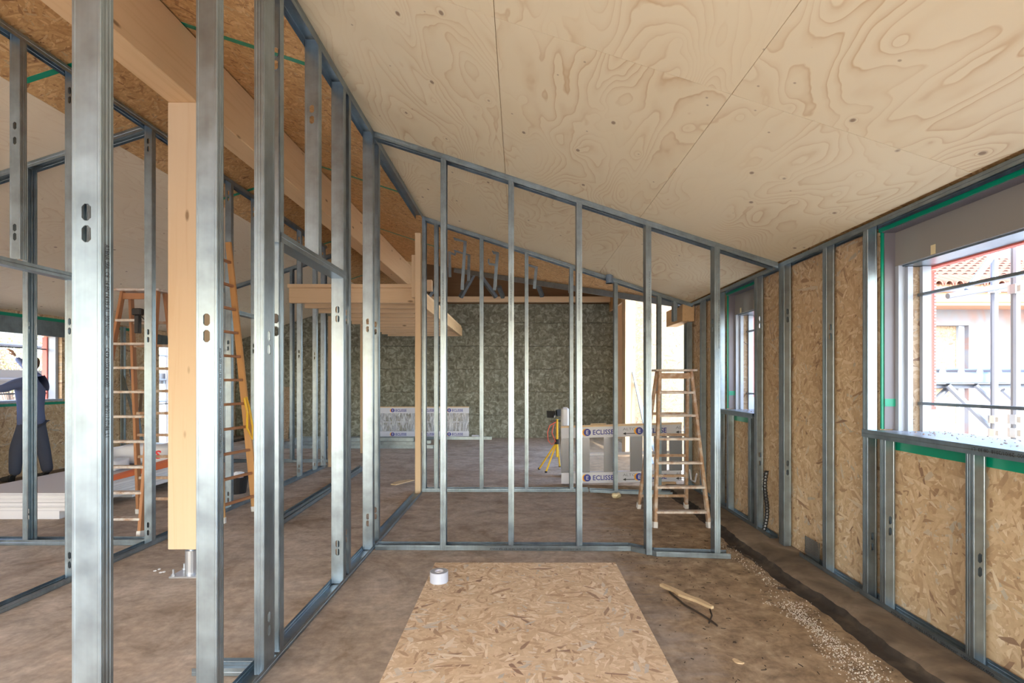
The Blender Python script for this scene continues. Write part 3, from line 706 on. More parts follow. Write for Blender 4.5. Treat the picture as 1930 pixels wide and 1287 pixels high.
# ------------------------------------------------------------ hangers in the OSB roof
HG = [(856,877,448,452,871,546,7.6,'largest bent strap hanger under the dark chipboard roof, second from left'),
      (856,884,470,478,883,529,8.45,'slim bent strap hanger just right of the largest one'),
      (858,847,478,474,848,522,8.5,'leftmost bent strap hanger, its arm pointing right'),
      (929,938,474,474,932,547,7.65,'bent strap hanger in the middle with the longest plain drop'),
      (921,935,495,497,934,540,8.3,'short bent strap hanger half hidden behind the middle one'),
      (996,1011,497,502,1007,544,7.75,'bent strap hanger right of the middle, with a bright angled arm'),
      (1061,1075,512,517,1074,552,7.7,'rightmost bent strap hanger by the rear partition stud')]
for i, (xa, xb, ya, yb, xc, yc, Y, lab) in enumerate(HG):
    mb = MB(); a = at(xa, ya, Y); b = at(xb, yb, Y); c = at(xc, yc, Y)
    top = zr(a.x); dz = top-max(a.z, b.z+abs(b.x-a.x)*0)
    mb.hexa([a+Vector((0,0,-.03)), b+Vector((0,0,-.03)), b+Vector((0,.04,-.03)), a+Vector((0,.04,-.03))], [a, b, b+Vector((0,.04,0)), a+Vector((0,.04,0))])
    mb.bar(b, c, .045, .028, (0,1,0))
    zz = zr(a.x)
    if zz > a.z: mb.box(a.x-.012, a.x+.012, Y, Y+.03, a.z-.01, zz)
    mb.build('strap_hanger', G, label=lab, cat='hanger', group='strap hangers under the rear roof')
vp = at(1149, 527, 6.87)
tag(MB().tube([vp+Vector((0,0,-.05)), (vp.x, vp.y, zr(vp.x)-.0)], .048, 16).tube([vp+Vector((0,0,-.05)), vp+Vector((0,0,-.035))], .054, 16).build('vent_pipe', M['blue_grey'], smooth=False, origin=vp), 'short blue-grey vent pipe stub hanging from the roof by the rear partition', 'pipe')

# ------------------------------------------------------------ foreground: sheet, bearers, tape
tag(MB().box(-.58, .66, 1.05, 3.553, .232, .25).build('chipboard_sheet', M['osb_floor'], bevel=.001, origin=(.04,2.3,.232)), 'large oriented strand board sheet lying flat in the foreground centre', 'board')
for i, y in enumerate((1.45, 2.3, 3.05)):
    tag(MB().box(-.42, .5, y-.07, y+.07, 0, .2315).build('timber_bearer', M['wood_x'], bevel=.004, origin=(0,y,0)), ['timber bearer under the near end of the foreground sheet','timber bearer under the middle of the foreground sheet','timber bearer under the far end of the foreground sheet'][i], 'bearer')
tp = thing('tape_roll', 'small roll of grey-white adhesive tape standing on the chipboard sheet corner', 'tape roll', (-.50, 3.22, .25))
def ring(mb, c, r0, r1, z0, z1, n=36):
    for k in range(n):
        a, b = 2*math.pi*k/n, 2*math.pi*(k+1)/n
        p = lambda r, t, z: (c[0]+r*math.cos(t), c[1]+r*math.sin(t), z)
        mb.poly([p(r1,a,z0),p(r1,b,z0),p(r1,b,z1),p(r1,a,z1)]); mb.poly([p(r0,b,z0),p(r0,a,z0),p(r0,a,z1),p(r0,b,z1)])
        mb.poly([p(r0,a,z1),p(r1,a,z1),p(r1,b,z1),p(r0,b,z1)]); mb.poly([p(r0,b,z0),p(r1,b,z0),p(r1,a,z0),p(r0,a,z0)])
    return mb
ring(MB(), (-.50, 3.22), .027, .0535, .252, .315).build('tape_winding', mat('tape_grey', (.30,.31,.34), .4), tp)
ring(MB(), (-.50, 3.22), .0537, .056, .2505, .3145).build('tape_backing', mat('tape_backing', (.45,.48,.56), .4), tp)
ring(MB(), (-.50, 3.22), .023, .027, .2505, .3165).build('cardboard_core', M['gyps'], tp)

# ------------------------------------------------------------ debris on the floor
def lump(name, c, s, m, label, cat, group=None, flat=1.0, seed=0, parent=None):
    rnd = random.Random(seed); bm = bmesh.new(); bmesh.ops.create_icosphere(bm, subdivisions=2, radius=1)
    for v in bm.verts:
        k = 1+rnd.uniform(-.22, .22); v.co = Vector((v.co.x*s*k, v.co.y*s*k, (v.co.z*flat+flat*.9)*s*k))
    me = bpy.data.meshes.new(name); bm.to_mesh(me); bm.free(); me.materials.append(m)
    o = bpy.data.objects.new(name, me); COL.objects.link(o); o.location = c
    zmin = min(v.co.z for v in me.vertices); o.location.z -= zmin
    return tag(o, label, cat, group)
def splinter(name, p, q, w, h, m, label, cat, kinks=5, seed=1):
    rnd = random.Random(seed); mb = MB(); p = Vector(p); q = Vector(q); d = (q-p); s = Vector((-d.y, d.x, 0)).normalized()
    prev = None
    for k in range(kinks+1):
        t = k/kinks; c = p+d*t+s*rnd.uniform(-.2, .2)*w; ww = w*(.35+.65*math.sin(math.pi*(.15+.7*t)))*rnd.uniform(.8, 1.1)
        row = [c-s*ww/2, c+s*ww/2, c+s*ww/2+Vector((0,0,h)), c-s*ww/2+Vector((0,0,h))]
        if prev: mb.hexa(prev, row)
        prev = row
    return mb.build(name, m, label=label, cat=cat, origin=p)
pale = wood('split_pine', 'y', (.66,.50,.30), (.4,.26,.13), .1)
fp = lambda px, py, z=0.0: Vector(((px-PX)*(H-z)*F/(py-PY)/F, (H-z)*F/(py-PY), z+.001))
splinter('wood_splinter', fp(1247,1104), fp(1342,1148), .05, .018, pale, 'long pale split timber sliver lying on the brown floor right of the sheet', 'wood scrap', 7, 3)
def twig(pts, r, label):
    r *= 1.6
    mb = MB(); mb.tube([fp(*p)+Vector((0,0,r+random.uniform(0,.006))) for p in pts], r, 5); mb.build('twig', M['dirt'], label=label, cat='twig', origin=fp(*pts[0]))
twig([(1262,1118),(1290,1142),(1320,1160),(1340,1172),(1352,1183)], .004, 'dark thin branching twig lying below the long timber sliver')
twig([(1338,1150),(1342,1163),(1336,1176)], .003, 'short curled twig at the near end of the timber sliver')
twig([(1466,1111),(1480,1113),(1489,1116)], .006, 'short dark stick lying near the dirt edge at right')
twig([(1371,1031),(1380,1034),(1386,1032)], .006, 'small dark twig beside the bent floor track end')
twig([(1403,1049),(1412,1052),(1418,1057)], .007, 'small dark bent twig a step before the screed edge')
splinter('wood_offcut', fp(742,914), fp(774,905), .14, .012, pale, 'thin pale wood offcut lying on the floor behind the nearest partition', 'wood scrap', 3, 5)
splinter('wood_chip', fp(1382,1243), fp(1400,1252), .03, .006, pale, 'small pale wood chip on the brown floor at lower right', 'wood scrap', 3, 9)
lump('foam_lump', at(1161,933,6.6)*1, .06, M['foam'], 'lump of yellowish foam on the floor by the rear partition track', 'foam lump', flat=.6, seed=4).location.z = .0
cr = MB(); rnd = random.Random(5)
for k in range(3800):
    t = rnd.random(); y = 1.9+2.9*t; cx = 1.86-.10*math.exp(-((y-2.7)**2)/.6)+.02*math.sin(y*5)
    wd = .025+.05*math.sin(y*4)**2; x = cx+rnd.gauss(0, wd); s = rnd.uniform(.0015, .0055)
    if x > 2.0: continue
    if y > 3.5 and rnd.random() < .8: continue
    a = rnd.uniform(0, 6.28); pts = [(x+s*math.cos(a+q)*rnd.uniform(.7,1.2), y+s*math.sin(a+q)*rnd.uniform(.7,1.2)) for q in (0,1.6,3.1,4.7)]
    cr.hexa([(p[0],p[1],0) for p in pts], [(x+(p[0]-x)*.6, y+(p[1]-y)*.6, s*.9) for p in pts])
cr.build('plaster_crumbs', M['dust'], label='streak of crumbled white plaster on the floor along the right wall', cat='debris', kind='stuff')
cr = MB()
for k in range(300):
    x = rnd.uniform(.85, 2.0); y = rnd.uniform(1.8, 5.2); s = rnd.uniform(.0012, .0035); a = rnd.uniform(0, 6.28); L = rnd.uniform(1, 5)
    d = Vector((math.cos(a), math.sin(a), 0))*s*L; c = Vector((x, y, s*.5)); cr.bar(c-d, c+d, s, s)
cr.build('dirt_crumbs', M['dirt'], label='scattered dark dirt crumbs and splinters on the brown floor at right', cat='debris', kind='stuff')
for i, (px, py) in enumerate(((292,1077),(300,1074),(309,1079),(303,1080))):
    lump('plaster_scrap', fp(px, py), .012, M['plastic'], ['pale plaster scrap left of the post foot, leftmost','pale plaster scrap left of the post foot, rear','pale plaster scrap nearest the post foot','pale plaster scrap left of the post foot, front'][i], 'scrap', 'scraps by the post foot', .4, i)
# perforated plate and corrugated hose at right wall
mb = MB(); a, b = 4.02, 4.22
for k in range(14):
    z = .062+k*.0125; mb.box(2.33, 2.333, a+.002*k, b, z, z+.009)
mb.box(2.33,2.333,a,a+.008,.06,.235).box(2.33,2.333,b-.008,b,.06,.235)
mb.build('perforated_plate', M['galv_dull'], label='small perforated steel plate leaning at the foot of the right wall boards', cat='plate', origin=(2.33,4.1,.06))
pts = [Vector((2.33+.02*math.sin(k*.3), 4.93-.004*k, .07+k*.03)) for k in range(20)]
mb = MB(); mb.tube([p for q in pts for p in (q, q+Vector((0,0,.012)))], [.016, .022]*20, 8)
mb.build('corrugated_hose', M['black'], label='black corrugated conduit standing against the right wall beside the small window stud', cat='hose', origin=(2.33,4.9,.06))
# loose channel on the floor, double
lc = MB(); prof = [Vector((0,0,.05)), Vector((0,0,0)), Vector((.10,0,0)), Vector((.10,0,.05))]
track_l = thing('loose_channel', 'pair of loose galvanised channels laid along the floor beyond the door opening', 'metal channel', (-2.5, 7, 0))
track(track_l, [(-2.44, 5.1, .002), (-2.60, 8.75, .002)], (-1,0), .10, (0,0,.05), 'channel')
track(track_l, [(-2.455, 5.2, .052), (-2.60, 8.7, .052)], (-1,0), .07, (0,0,.03), 'channel')

# ------------------------------------------------------------ stepladders
def stepladder(label, fl_, fr_, rl_, rr_, top_l, top_r, ztop, nr, dz, z_first, splat=True):
    """corners as (x,y) on the floor; top_l/top_r (x,y) at ztop"""
    c = (Vector((*fl_, 0))+Vector((*rr_, 0)))/2
    t = thing('stepladder', label, 'ladder', c)
    sm = M['splat2'] if splat else M['stile']
    TL, TR = Vector((*top_l, ztop)), Vector((*top_r, ztop)); n = (TR-TL).normalized(); back = Vector((-n.y, n.x, 0))
    def leg(f, T, nm):
        f = Vector((*f, .03)); d = (T-f)
        MB().bar(f, T, .032, .062, back, .028, .05).build(nm, sm, t, bevel=.003)
        MB().bar(f-d.normalized()*.03, f+d.normalized()*.03, .04, .07, back).build('rubber_foot', M['rubber'], t)
    leg(fl_, TL-back*.05, 'front_stile'); leg(fr_, TR-back*.05, 'front_stile'); leg(rl_, TL+back*.06, 'rear_stile'); leg(rr_, TR+back*.06, 'rear_stile')
    MB().hexa(*[[TL-n*.05-back*.11+Vector((0,0,z)), TR+n*.05-back*.11+Vector((0,0,z)), TR+n*.05+back*.11+Vector((0,0,z)), TL-n*.05+back*.11+Vector((0,0,z))] for z in (0, .022)]).build('top_board', M['splat'], t, bevel=.003)
    MB().bar(TL-back*.06-Vector((0,0,.05)), TR-back*.06-Vector((0,0,.05)), .02, .06).build('top_rail', sm, t)
    for k in range(nr):
        z = z_first+k*dz; u = z/ztop
        a = Vector((*fl_, 0)).lerp(TL-back*.05, u); b = Vector((*fr_, 0)).lerp(TR-back*.05, u)
        if z < ztop-.12: MB().bar(a, b, .075, .024).build('tread', M['splat'], t, bevel=.002)
        a = Vector((*rl_, 0)).lerp(TL+back*.06, u); b = Vector((*rr_, 0)).lerp(TR+back*.06, u)
        if z < ztop-.2: MB().bar(a, b, .02, .03).build('rear_rung', M['splat2'], t)
    return t
L1 = stepladder('paint-splattered wooden stepladder standing open behind the cross partition at right', (1.381,5.27), (1.93,5.27), (1.40,6.07), (1.955,6.07), (1.52,5.66), (1.86,5.66), 1.60, 6, .243, .155)
mb = MB(); mb.tube([at(1300,885,5.95), at(1303,905,5.8), at(1310,908,5.6), at(1313,893,5.45)], .008, 6); mb.build('white_cord', M['white'], L1)
L2 = stepladder('tall wooden stepladder standing open at left behind the metal studs', (-4.22,4.96), (-3.63,4.96), (-4.30,5.85), (-3.70,5.85), (-4.10,5.40), (-3.74,5.40), 2.42, 9, .243, .17, False)
bp = at(256, 590, 5.2)
tl = thing('cordless_drill', 'black tool with a cable hooked on the tall left stepladder', 'tool', bp)
MB().box(bp.x-.02,bp.x+.025,bp.y,bp.y+.05,bp.z-.20,bp.z-.02).build('grip', M['black'], tl, bevel=.006)
MB().box(bp.x-.045,bp.x+.05,bp.y-.005,bp.y+.055,bp.z-.02,bp.z+.05).build('body', M['black'], tl, bevel=.01)
MB().tube([bp+Vector((.04,.02,-.03)), bp+Vector((.09,.02,-.08)), bp+Vector((.14,.02,-.07)), bp+Vector((.17,.02,.0))], .006, 6).build('cable', M['black'], tl)
# leaning ladder
L3 = thing('leaning_ladder', 'orange wooden ladder leaning against the long left partition with a yellow rope', 'ladder', (-3.1, 5.7, 0))
a0, a1 = Vector((-3.02,5.93,.0)), Vector((-3.285,5.84,3.06)); b0, b1 = Vector((-3.13,5.43,.0)), Vector((-3.285,5.50,3.06))
for p, q in ((a0, a1), (b0, b1)):
    MB().bar(p, q, .03, .085, (1,0,0), .03, .06).build('stile', M['stile_y'], L3, bevel=.003)
    MB().bar(p, p+(q-p)*.02, .034, .09, (1,0,0)).build('foot_cap', M['rubber'], L3)
for k in range(11):
    u = (.18+.265*k)/3.06
    if u > .98: break
    MB().bar(b0.lerp(b1, u), a0.lerp(a1, u), .035, .028).build('rung', M['stile'], L3, bevel=.003)
ry = a0.lerp(a1, .42); rp = [ry+Vector((.05,-.1,.02)), ry+Vector((.08,-.09,-.15)), ry+Vector((.06,-.06,-.32)), ry+Vector((.10,-.02,-.45)), ry+Vector((.09,0,-.30)), ry+Vector((.06,0,-.12)), ry+Vector((.04,-.04,.03))]
tag(MB().tube(rp, .012, 6).build('yellow_rope', M['yellow'], origin=ry), 'yellow rope looped over a rung of the leaning ladder', 'rope')

# ------------------------------------------------------------ pocket door kits (wrapped frames)
def kit(label, p0, p1, h, n_txt, m_side, depth=.09, tilt=0.0, far=False):
    p0 = Vector(p0); p1 = Vector(p1); d = (p1-p0); L = d.length; u = d.normalized(); nb = Vector((-u.y, u.x, 0))
    t = thing('pocket_door_kit', label, 'door frame kit', p0.lerp(p1, .5))
    Z = Vector((0,0,1))
    def bx(s0, s1, z0, z1, d0, d1):
        mb = MB(); b = [p0+u*s0+nb*d0+Z*z0, p0+u*s1+nb*d0+Z*z0, p0+u*s1+nb*d1+Z*z0, p0+u*s0+nb*d1+Z*z0]
        return mb.hexa(b, [v+Z*(z1-z0) for v in b])
    hb = h*.185
    bx(0, L, .02, .02+hb, 0, depth).build('card_band', M['white'], t)
    bx(0, L, h-hb, h, 0, depth).build('card_band', M['white'], t)
    bx(-.005, L+.005, h, h+.022, -.004, depth+.004).build('top_batten', M['wood_x'], t)
    ss = [.0, L*.14, L*.36, L*.58, L*.78, L-.16]; uw = .10 if far else .17
    for k, s in enumerate(ss):
        bx(s, s+uw, .02+hb, h-hb, .01, depth-.01).build('steel_upright', M['upright'] if not far else M['pvc'], t)
    bx(.03, L-.03, h*.50, h*.54, .02, depth-.02).build('cross_rail', M['white'], t)
    bx(0, L, .02+hb, h-hb, -.002, .0).build('wrap_film', M['film'] if not far else M['film2'], t)
    for zc in (.02+hb*.5, h-hb*.5):
        for k in range(n_txt):
            s = (.37, 1.10)[k] if not far else L*(.20+.42*k)*.75; r = hb*.34
            base = p0+u*s-nb*.0022+Z*zc
            MB().disc(base-u*r*.45-nb*.0004, r, -nb, 20).build('logo_disc', M['orange_p'], t)
            MB().disc(base-nb*.0010, r*1.0, -nb, 20).build('logo_disc', M['navy'], t)
            text(t, 'E', r*1.5, base-nb*.0016-Z*r*.5, u, (0,0,1), M['white'], 'logo_letter', 'CENTER', bold=r*.02)
            text(t, 'ECLISSE', hb*.62, base+u*r*1.45-Z*hb*.22-nb*.0004, u, (0,0,1), M['navy'], 'printed_text', 'LEFT', .95, bold=hb*.012)
            if not far:
                ax_ = base+u*.50
                text(t, 'ALTO', hb*.36, ax_+Z*hb*.08, u, (0,0,1), M['grey_p'], 'printed_text', 'LEFT', 1.3)
                mb = MB(); q = ax_-Z*hb*.22; mb.poly([q, q+u*hb*.28+Z*hb*.13, q+u*hb*.28-Z*hb*.13]); mb.poly([q+u*hb*.25+Z*hb*.03, q+u*hb*1.2+Z*hb*.03, q+u*hb*1.2-Z*hb*.03, q+u*hb*.25-Z*hb*.03])
                mb.build('printed_arrow', M['ink'], t)
    return t
kit('wrapped white and steel pocket door kit lying on edge behind the rear partition', (.60,7.42,0), (2.27,7.24,.07), .82, 2, None)
kit('wrapped pocket door kit lying on edge against the mineral wool wall at the back', (-3.62,13.36,.02), (-1.31,13.40,.02), .78, 3, None, far=True)
# tripod work light
TL_ = thing('work_light', 'yellow tripod work light with black lamp heads and coiled red cable', 'work light', (.56, 8.3, 0))
top = at(1048, 850, 8.35); hub = at(1050, 832, 8.35)
for (px, py) in ((1016,885), (1029,891), (1055,880)):
    f = fp(px, py); MB().tube([f+Vector((0,0,.012)), hub], .014, 8).build('leg', M['yellow'], TL_)
    MB().tube([f+Vector((0,0,-.001)), f+Vector((0,0,.03))], .02, 8).build('foot', M['black'], TL_)
MB().tube([hub-Vector((0,0,.25)), at(1050,790,8.35)], .018, 8).build('mast', M['yellow'], TL_)
MB().tube([hub-Vector((0,0,.04)), hub+Vector((0,0,.04))], .04, 8).build('collar', M['black'], TL_)
for (px, py, ang) in ((1040,781,-.5), (1054,778,.4)):
    c = at(px, py, 8.33); mb = MB()
    q = lambda x, y, z: c+Matrix.Rotation(ang, 3, 'Z') @ Vector((x, y, z))
    mb.hexa([q(-.06,-.05,-.05), q(.06,-.05,-.05), q(.04,.05,-.04), q(-.04,.05,-.04)], [q(-.07,-.05,.06), q(.07,-.05,.06), q(.04,.05,.04), q(-.04,.05,.04)])
    mb.build('lamp_head', M['black'], TL_)
MB().bar(at(1038,793,8.35), at(1062,793,8.35), .02, .02).build('crossbar', M['black'], TL_)
cb_ = [at(1048,795,8.3), at(1036,802,8.25), at(1032,815,8.25), at(1033,830,8.25), at(1040,838,8.25), at(1047,832,8.25), at(1040,815,8.25), at(1044,800,8.25)]
MB().tube(cb_, .008, 6).build('cable', M['hose'], TL_)
# things standing behind the kit
b = at(1066, 812, 8.0); mb = MB().box(b.x-.06, b.x+.06, b.y, b.y+.2, 0, 1.08); mb.build('paper_sack', M['plastic'], label='upright pale paper sack behind the wrapped kit, beside the tripod light', cat='sack', bevel=.03, origin=(b.x,b.y+.1,0))
MB().box(2.0,2.2,7.25,7.36,0,.072).build('wood_block', M['wood_x'], label='small timber block propping the right end of the wrapped kit', cat='block', origin=(2.1,7.3,0), bevel=.003)
splinter('wood_scrap', (1.02,7.42,.867), (1.24,7.40,.872), .07, .015, pale, 'small wood offcut lying on top of the wrapped kit', 'wood scrap', 3, 21)
for i, (a, b) in enumerate((((1198,700),(1222,800)), ((1202,720),(1232,830)))):
    p = at(*a, 10.2); q = at(*b, 9.4); q.z = .0; q = Vector((q.x+.05, 9.3, .0))
    MB().bar(q, Vector((p.x, 10.44, p.z)), .04, .03).build('leaning_strip', M['blue_grey'], label=['steel strip leaning on the sunlit chipboard wall, taller left one', 'steel strip leaning on the sunlit chipboard wall, shorter right one'][i], cat='metal strip', origin=q)
# bundles of profiles at the back
for i, (z0, x0, x1, y) in enumerate(((0, -5.3, -1.90, 11.4), (.075, -5.2, -2.25, 11.42), (0, -5.3, -2.1, 11.62), (.075, -5.1, -2.0, 11.64), (.15, -5.0, -2.35, 11.52), (.0, -5.6, -.7, 13.1))):
    t = MB()
    t.sweep([Vector((0,0,.07)), Vector((0,0,0)), Vector((0,.10,0)), Vector((0,.10,.07)), Vector((0,.09,.07))], (x0, y, z0+.001), (x1, y, z0+.001))
    t.sweep([Vector((0,.012,.001)), Vector((0,.012,.073)), Vector((0,.088,.073)), Vector((0,.088,.001))], (x0+.02, y, z0+.001), (x1-.03, y, z0+.001))
    t.build('steel_profile_bundle', G, label=['front lower bundle of steel profiles on the floor before the back wall','front upper bundle of steel profiles on the floor before the back wall','rear lower bundle of steel profiles on the floor before the back wall','rear upper bundle of steel profiles on the floor before the back wall','topmost bundle of steel profiles on the stack before the back wall','long thin steel profile lying close to the back wall'][i], cat='steel profiles', group='steel profile stack', origin=(x0,y,z0))
MB().box(-1.22, -1.04, 13.2, 13.35, 0, .10).build('foam_block', M['white'], label='small white foam block on the floor at the back wall', cat='block', bevel=.005, origin=(-1.13,13.27,0))
MB().hexa([(-7.0,13.25,0),(-5.93,13.25,0),(-5.93,13.28,0),(-7.0,13.28,0)], [(-7.0,13.47,1.33),(-5.93,13.47,1.33),(-5.93,13.50,1.33),(-7.0,13.50,1.33)]).build('leaning_board', M['osb_face'], label='pale chipboard leaning on the mineral wool wall at far left', cat='board', origin=(-6.5,13.3,0))

# ------------------------------------------------------------ left bay: plasterboard, sacks, worker
for k in range(14):
    z = .09+k*.014; dx = random.uniform(-.012, .012); dy = random.uniform(-.012, .012)
    mb = MB().box(-6.08+dx, -4.90+dx, 5.58+dy, 8.1+dy, z, z+.0126)
    lab = 'grey plasterboard sheet inside the low stack at far left, neither topmost nor lowest'
    if k == 13: lab = 'topmost plasterboard sheet of the low stack at far left'
    if k == 0: lab = 'lowest plasterboard sheet of the low stack at far left'
    mb.build('plasterboard_sheet', M['gyps'] if k in (13,) else (M['gyps_edge'] if k % 3 else M['gyps']), label=lab, cat='plasterboard', group='stacked plasterboard', origin=(-5.5,6.8,z))
for i, y in enumerate((5.75, 6.8, 7.85)):
    MB().box(-6.0, -4.98, y-.15, y+.15, 0, .0895).build('stack_bearer', M['gyps_edge'], label=['pale plasterboard bearer under the near end of the stack','pale plasterboard bearer under the middle of the stack','pale plasterboard bearer under the far end of the stack'][i], cat='bearer', origin=(-5.5,y,0))
def sack(c, sx, sy, sz, rot, label, m, txt=None):
    bm = bmesh.new(); bmesh.ops.create_cube(bm, size=1); bmesh.ops.subdivide_edges(bm, edges=bm.edges, cuts=4, use_grid_fill=True)
    rnd = random.Random(int(c[0]*100)); Rm = Matrix.Rotation(rot, 3, 'Z')
    for v in bm.verts:
        x, y, z = v.co*2; e = max(abs(x), abs(y)); f = 1-.55*max(0, e-.35)**1.5
        v.co = Rm @ Vector((x*sx/2, y*sy/2, (z*f)*sz/2+sz/2+rnd.uniform(-.006,.006)*(z > -.9)))
        if z < -.9: v.co.z = max(v.co.z, 0) if e > .6 else 0
    me = bpy.data.meshes.new('cement_sack'); bm.to_mesh(me); bm.free(); me.materials.append(m)
    for p in me.polygons: p.use_smooth = True
    o = bpy.data.objects.new('cement_sack', me); COL.objects.link(o); o.location = c
    tag(o, label, 'sack')
    if txt:
        d = Rm @ Vector((1,0,0)); n_ = Rm @ Vector((0,-1,0))
        text(o, txt, sz*.55, Vector(c)+n_*(sy/2+.008)+Vector((0,0,sz*.32))+d*sx*.12, d, (0,0,1), M['red_p'], 'printed_text', 'LEFT', 1.2, bold=.004)
    return o
zs = .09+13*.014+.0130
sack((-5.62,6.95,zs), .50, .36, .17, .2, 'white sack with red and blue marks on the left end of the plasterboard stack', M['plastic'])
o = bpy.data.objects['cement_sack']
MB().disc(Vector((-5.83,6.765,zs+.11)), .035, (-.3,-1,.1), 14).build('red_mark', M['red_p'], o)
MB().disc(Vector((-5.76,6.758,zs+.08)), .035, (-.2,-1,.1), 14, .02).build('blue_mark', M['navy'], o)
sack((-5.45,7.6,zs), .75, .42, .30, .1, 'tall white plastic sack with red letters on the plasterboard stack', M['plastic'], 'RS')
MB().hexa([(-5.03,6.15,zs),(-4.93,6.15,zs),(-4.92,7.7,zs),(-5.02,7.7,zs)], [(-5.03,6.15,zs+.035),(-4.93,6.15,zs+.035),(-4.92,7.7,zs+.11),(-5.02,7.7,zs+.11)]).build('orange_carton', M['orange'], label='long slim orange carton along the right edge of the plasterboard stack', cat='carton', origin=(-5,6.9,zs))
for i, (px0, px1, yy, tp_) in enumerate(((253,262,9.3,1.95),(258,274,9.2,1.75),(262,279,9.0,1.6),(248,255,9.5,1.3))):
    q = Vector(((px1-PX)*yy/F, yy, .0)); p = Vector((XL+.06, yy+.6, tp_))
    MB().bar(q, p, .05, .02, (0,1,0)).build('leaning_offcut', [G, M['blue_grey'], G, M['bark']][i], label=['tall steel offcut leaning on the left wall behind the stepladder','blue-grey strip leaning on the left wall behind the stepladder','lower steel offcut leaning on the left wall behind the stepladder','short dark batten leaning on the left wall behind the stepladder'][i], cat='offcut', origin=q)
stt = thing('wall_stud', 'single bright steel stud standing by the left wall behind the stepladder', 'stud', (XL+.04, 9.66, 0))
stud(stt, XL+.075, 9.62, .0, 2.5, (-1,0), (0,1), .07)
# bucket and bag near leaning ladder
bk = at(448, 900, 6.9); bx_, by_ = bk.x, bk.y
mb = MB(); mb.tube([(bx_,by_,0),(bx_,by_,.22)], [.10,.13], 18, cap=False).disc((bx_,by_,.002), .10, (0,0,1), 18); mb.build('bucket', M['black'], label='small black bucket on the floor behind the leaning ladder', cat='bucket', origin=(bx_,by_,0))
lump('plastic_bag', Vector((bx_-.02,by_+.02,.14)), .085, M['plastic'], 'crumpled white plastic bag sitting in the black bucket', 'bag', flat=.8, seed=11)

def skinned(name, pts, edges, radii, m, parent, root=0, sub=2):
    me = bpy.data.meshes.new(name); off = wpos(parent)
    me.from_pydata([tuple(Vector(p)-off) for p in pts], edges, []); me.update(); me.materials.append(m)
    o = bpy.data.objects.new(name, me); COL.objects.link(o); o.parent = parent
    me.attributes.new if False else None
    sk = o.modifiers.new('skin', 'SKIN'); sk.use_smooth_shade = True
    if not me.skin_vertices: 
        bm = bmesh.new(); bm.from_mesh(me); bm.verts.layers.skin.verify(); bm.to_mesh(me); bm.free()
    for i, v in enumerate(me.skin_vertices[0].data):
        r = radii[i]; v.radius = r if isinstance(r, tuple) else (r, r); v.use_root = (i == root)
    ss = o.modifiers.new('sub', 'SUBSURF'); ss.levels = sub; ss.render_levels = sub
    return o
PR = thing('person', 'person in blue work jacket and dark trousers reaching up at the left window', 'person', (-7.0, 7.4, .07))
# torso + arms + legs as one continuous clothed body
B = dict(pel=(-6.98,7.40,.98), waist=(-6.99,7.40,1.12), chest=(-7.0,7.41,1.34), neck=(-7.0,7.42,1.54), head0=(-7.01,7.43,1.62),
         shL=(-6.98,7.24,1.48), elL=(-7.0,6.99,1.38), haL=(-7.21,6.97,1.40),
         shR=(-7.03,7.59,1.49), elR=(-7.28,7.72,1.62), haR=(-7.47,7.68,1.84),
         hipL=(-7.0,7.33,.84), knL=(-7.10,7.30,.53), anL=(-7.12,7.30,.15), hipR=(-6.96,7.47,.84), knR=(-6.93,7.53,.52), anR=(-6.86,7.53,.15))
k = list(B); ix = {n: i for i, n in enumerate(k)}
E = [('pel','waist'),('waist','chest'),('chest','neck'),('neck','head0'),('chest','shL'),('shL','elL'),('elL','haL'),('chest','shR'),('shR','elR'),('elR','haR'),('pel','hipL'),('hipL','knL'),('knL','anL'),('pel','hipR'),('hipR','knR'),('knR','anR')]
rad = dict(pel=(.12,.11), waist=(.14,.12), chest=(.16,.13), neck=.065, head0=.06, shL=.085, elL=.058, haL=.038, shR=.085, elR=.058, haR=.038, hipL=.092, knL=.072, anL=.058, hipR=.092, knR=.072, anR=.058)
skinned('body', [B[n] for n in k], [(ix[a], ix[b]) for a, b in E], [rad[n] for n in k], M['cloth'], PR)
T = ['pel','hipL','knL','anL','hipR','knR','anR']; ti = {n: i for i, n in enumerate(T)}
skinned('trousers', [B[n] for n in T], [(ti[a], ti[b]) for a, b in E if a in ti and b in ti], [(.128,.118) if n == 'pel' else {'hipL':.102,'hipR':.102,'knL':.084,'knR':.084,'anL':.07,'anR':.07}[n] for n in T], M['trouser'], PR)
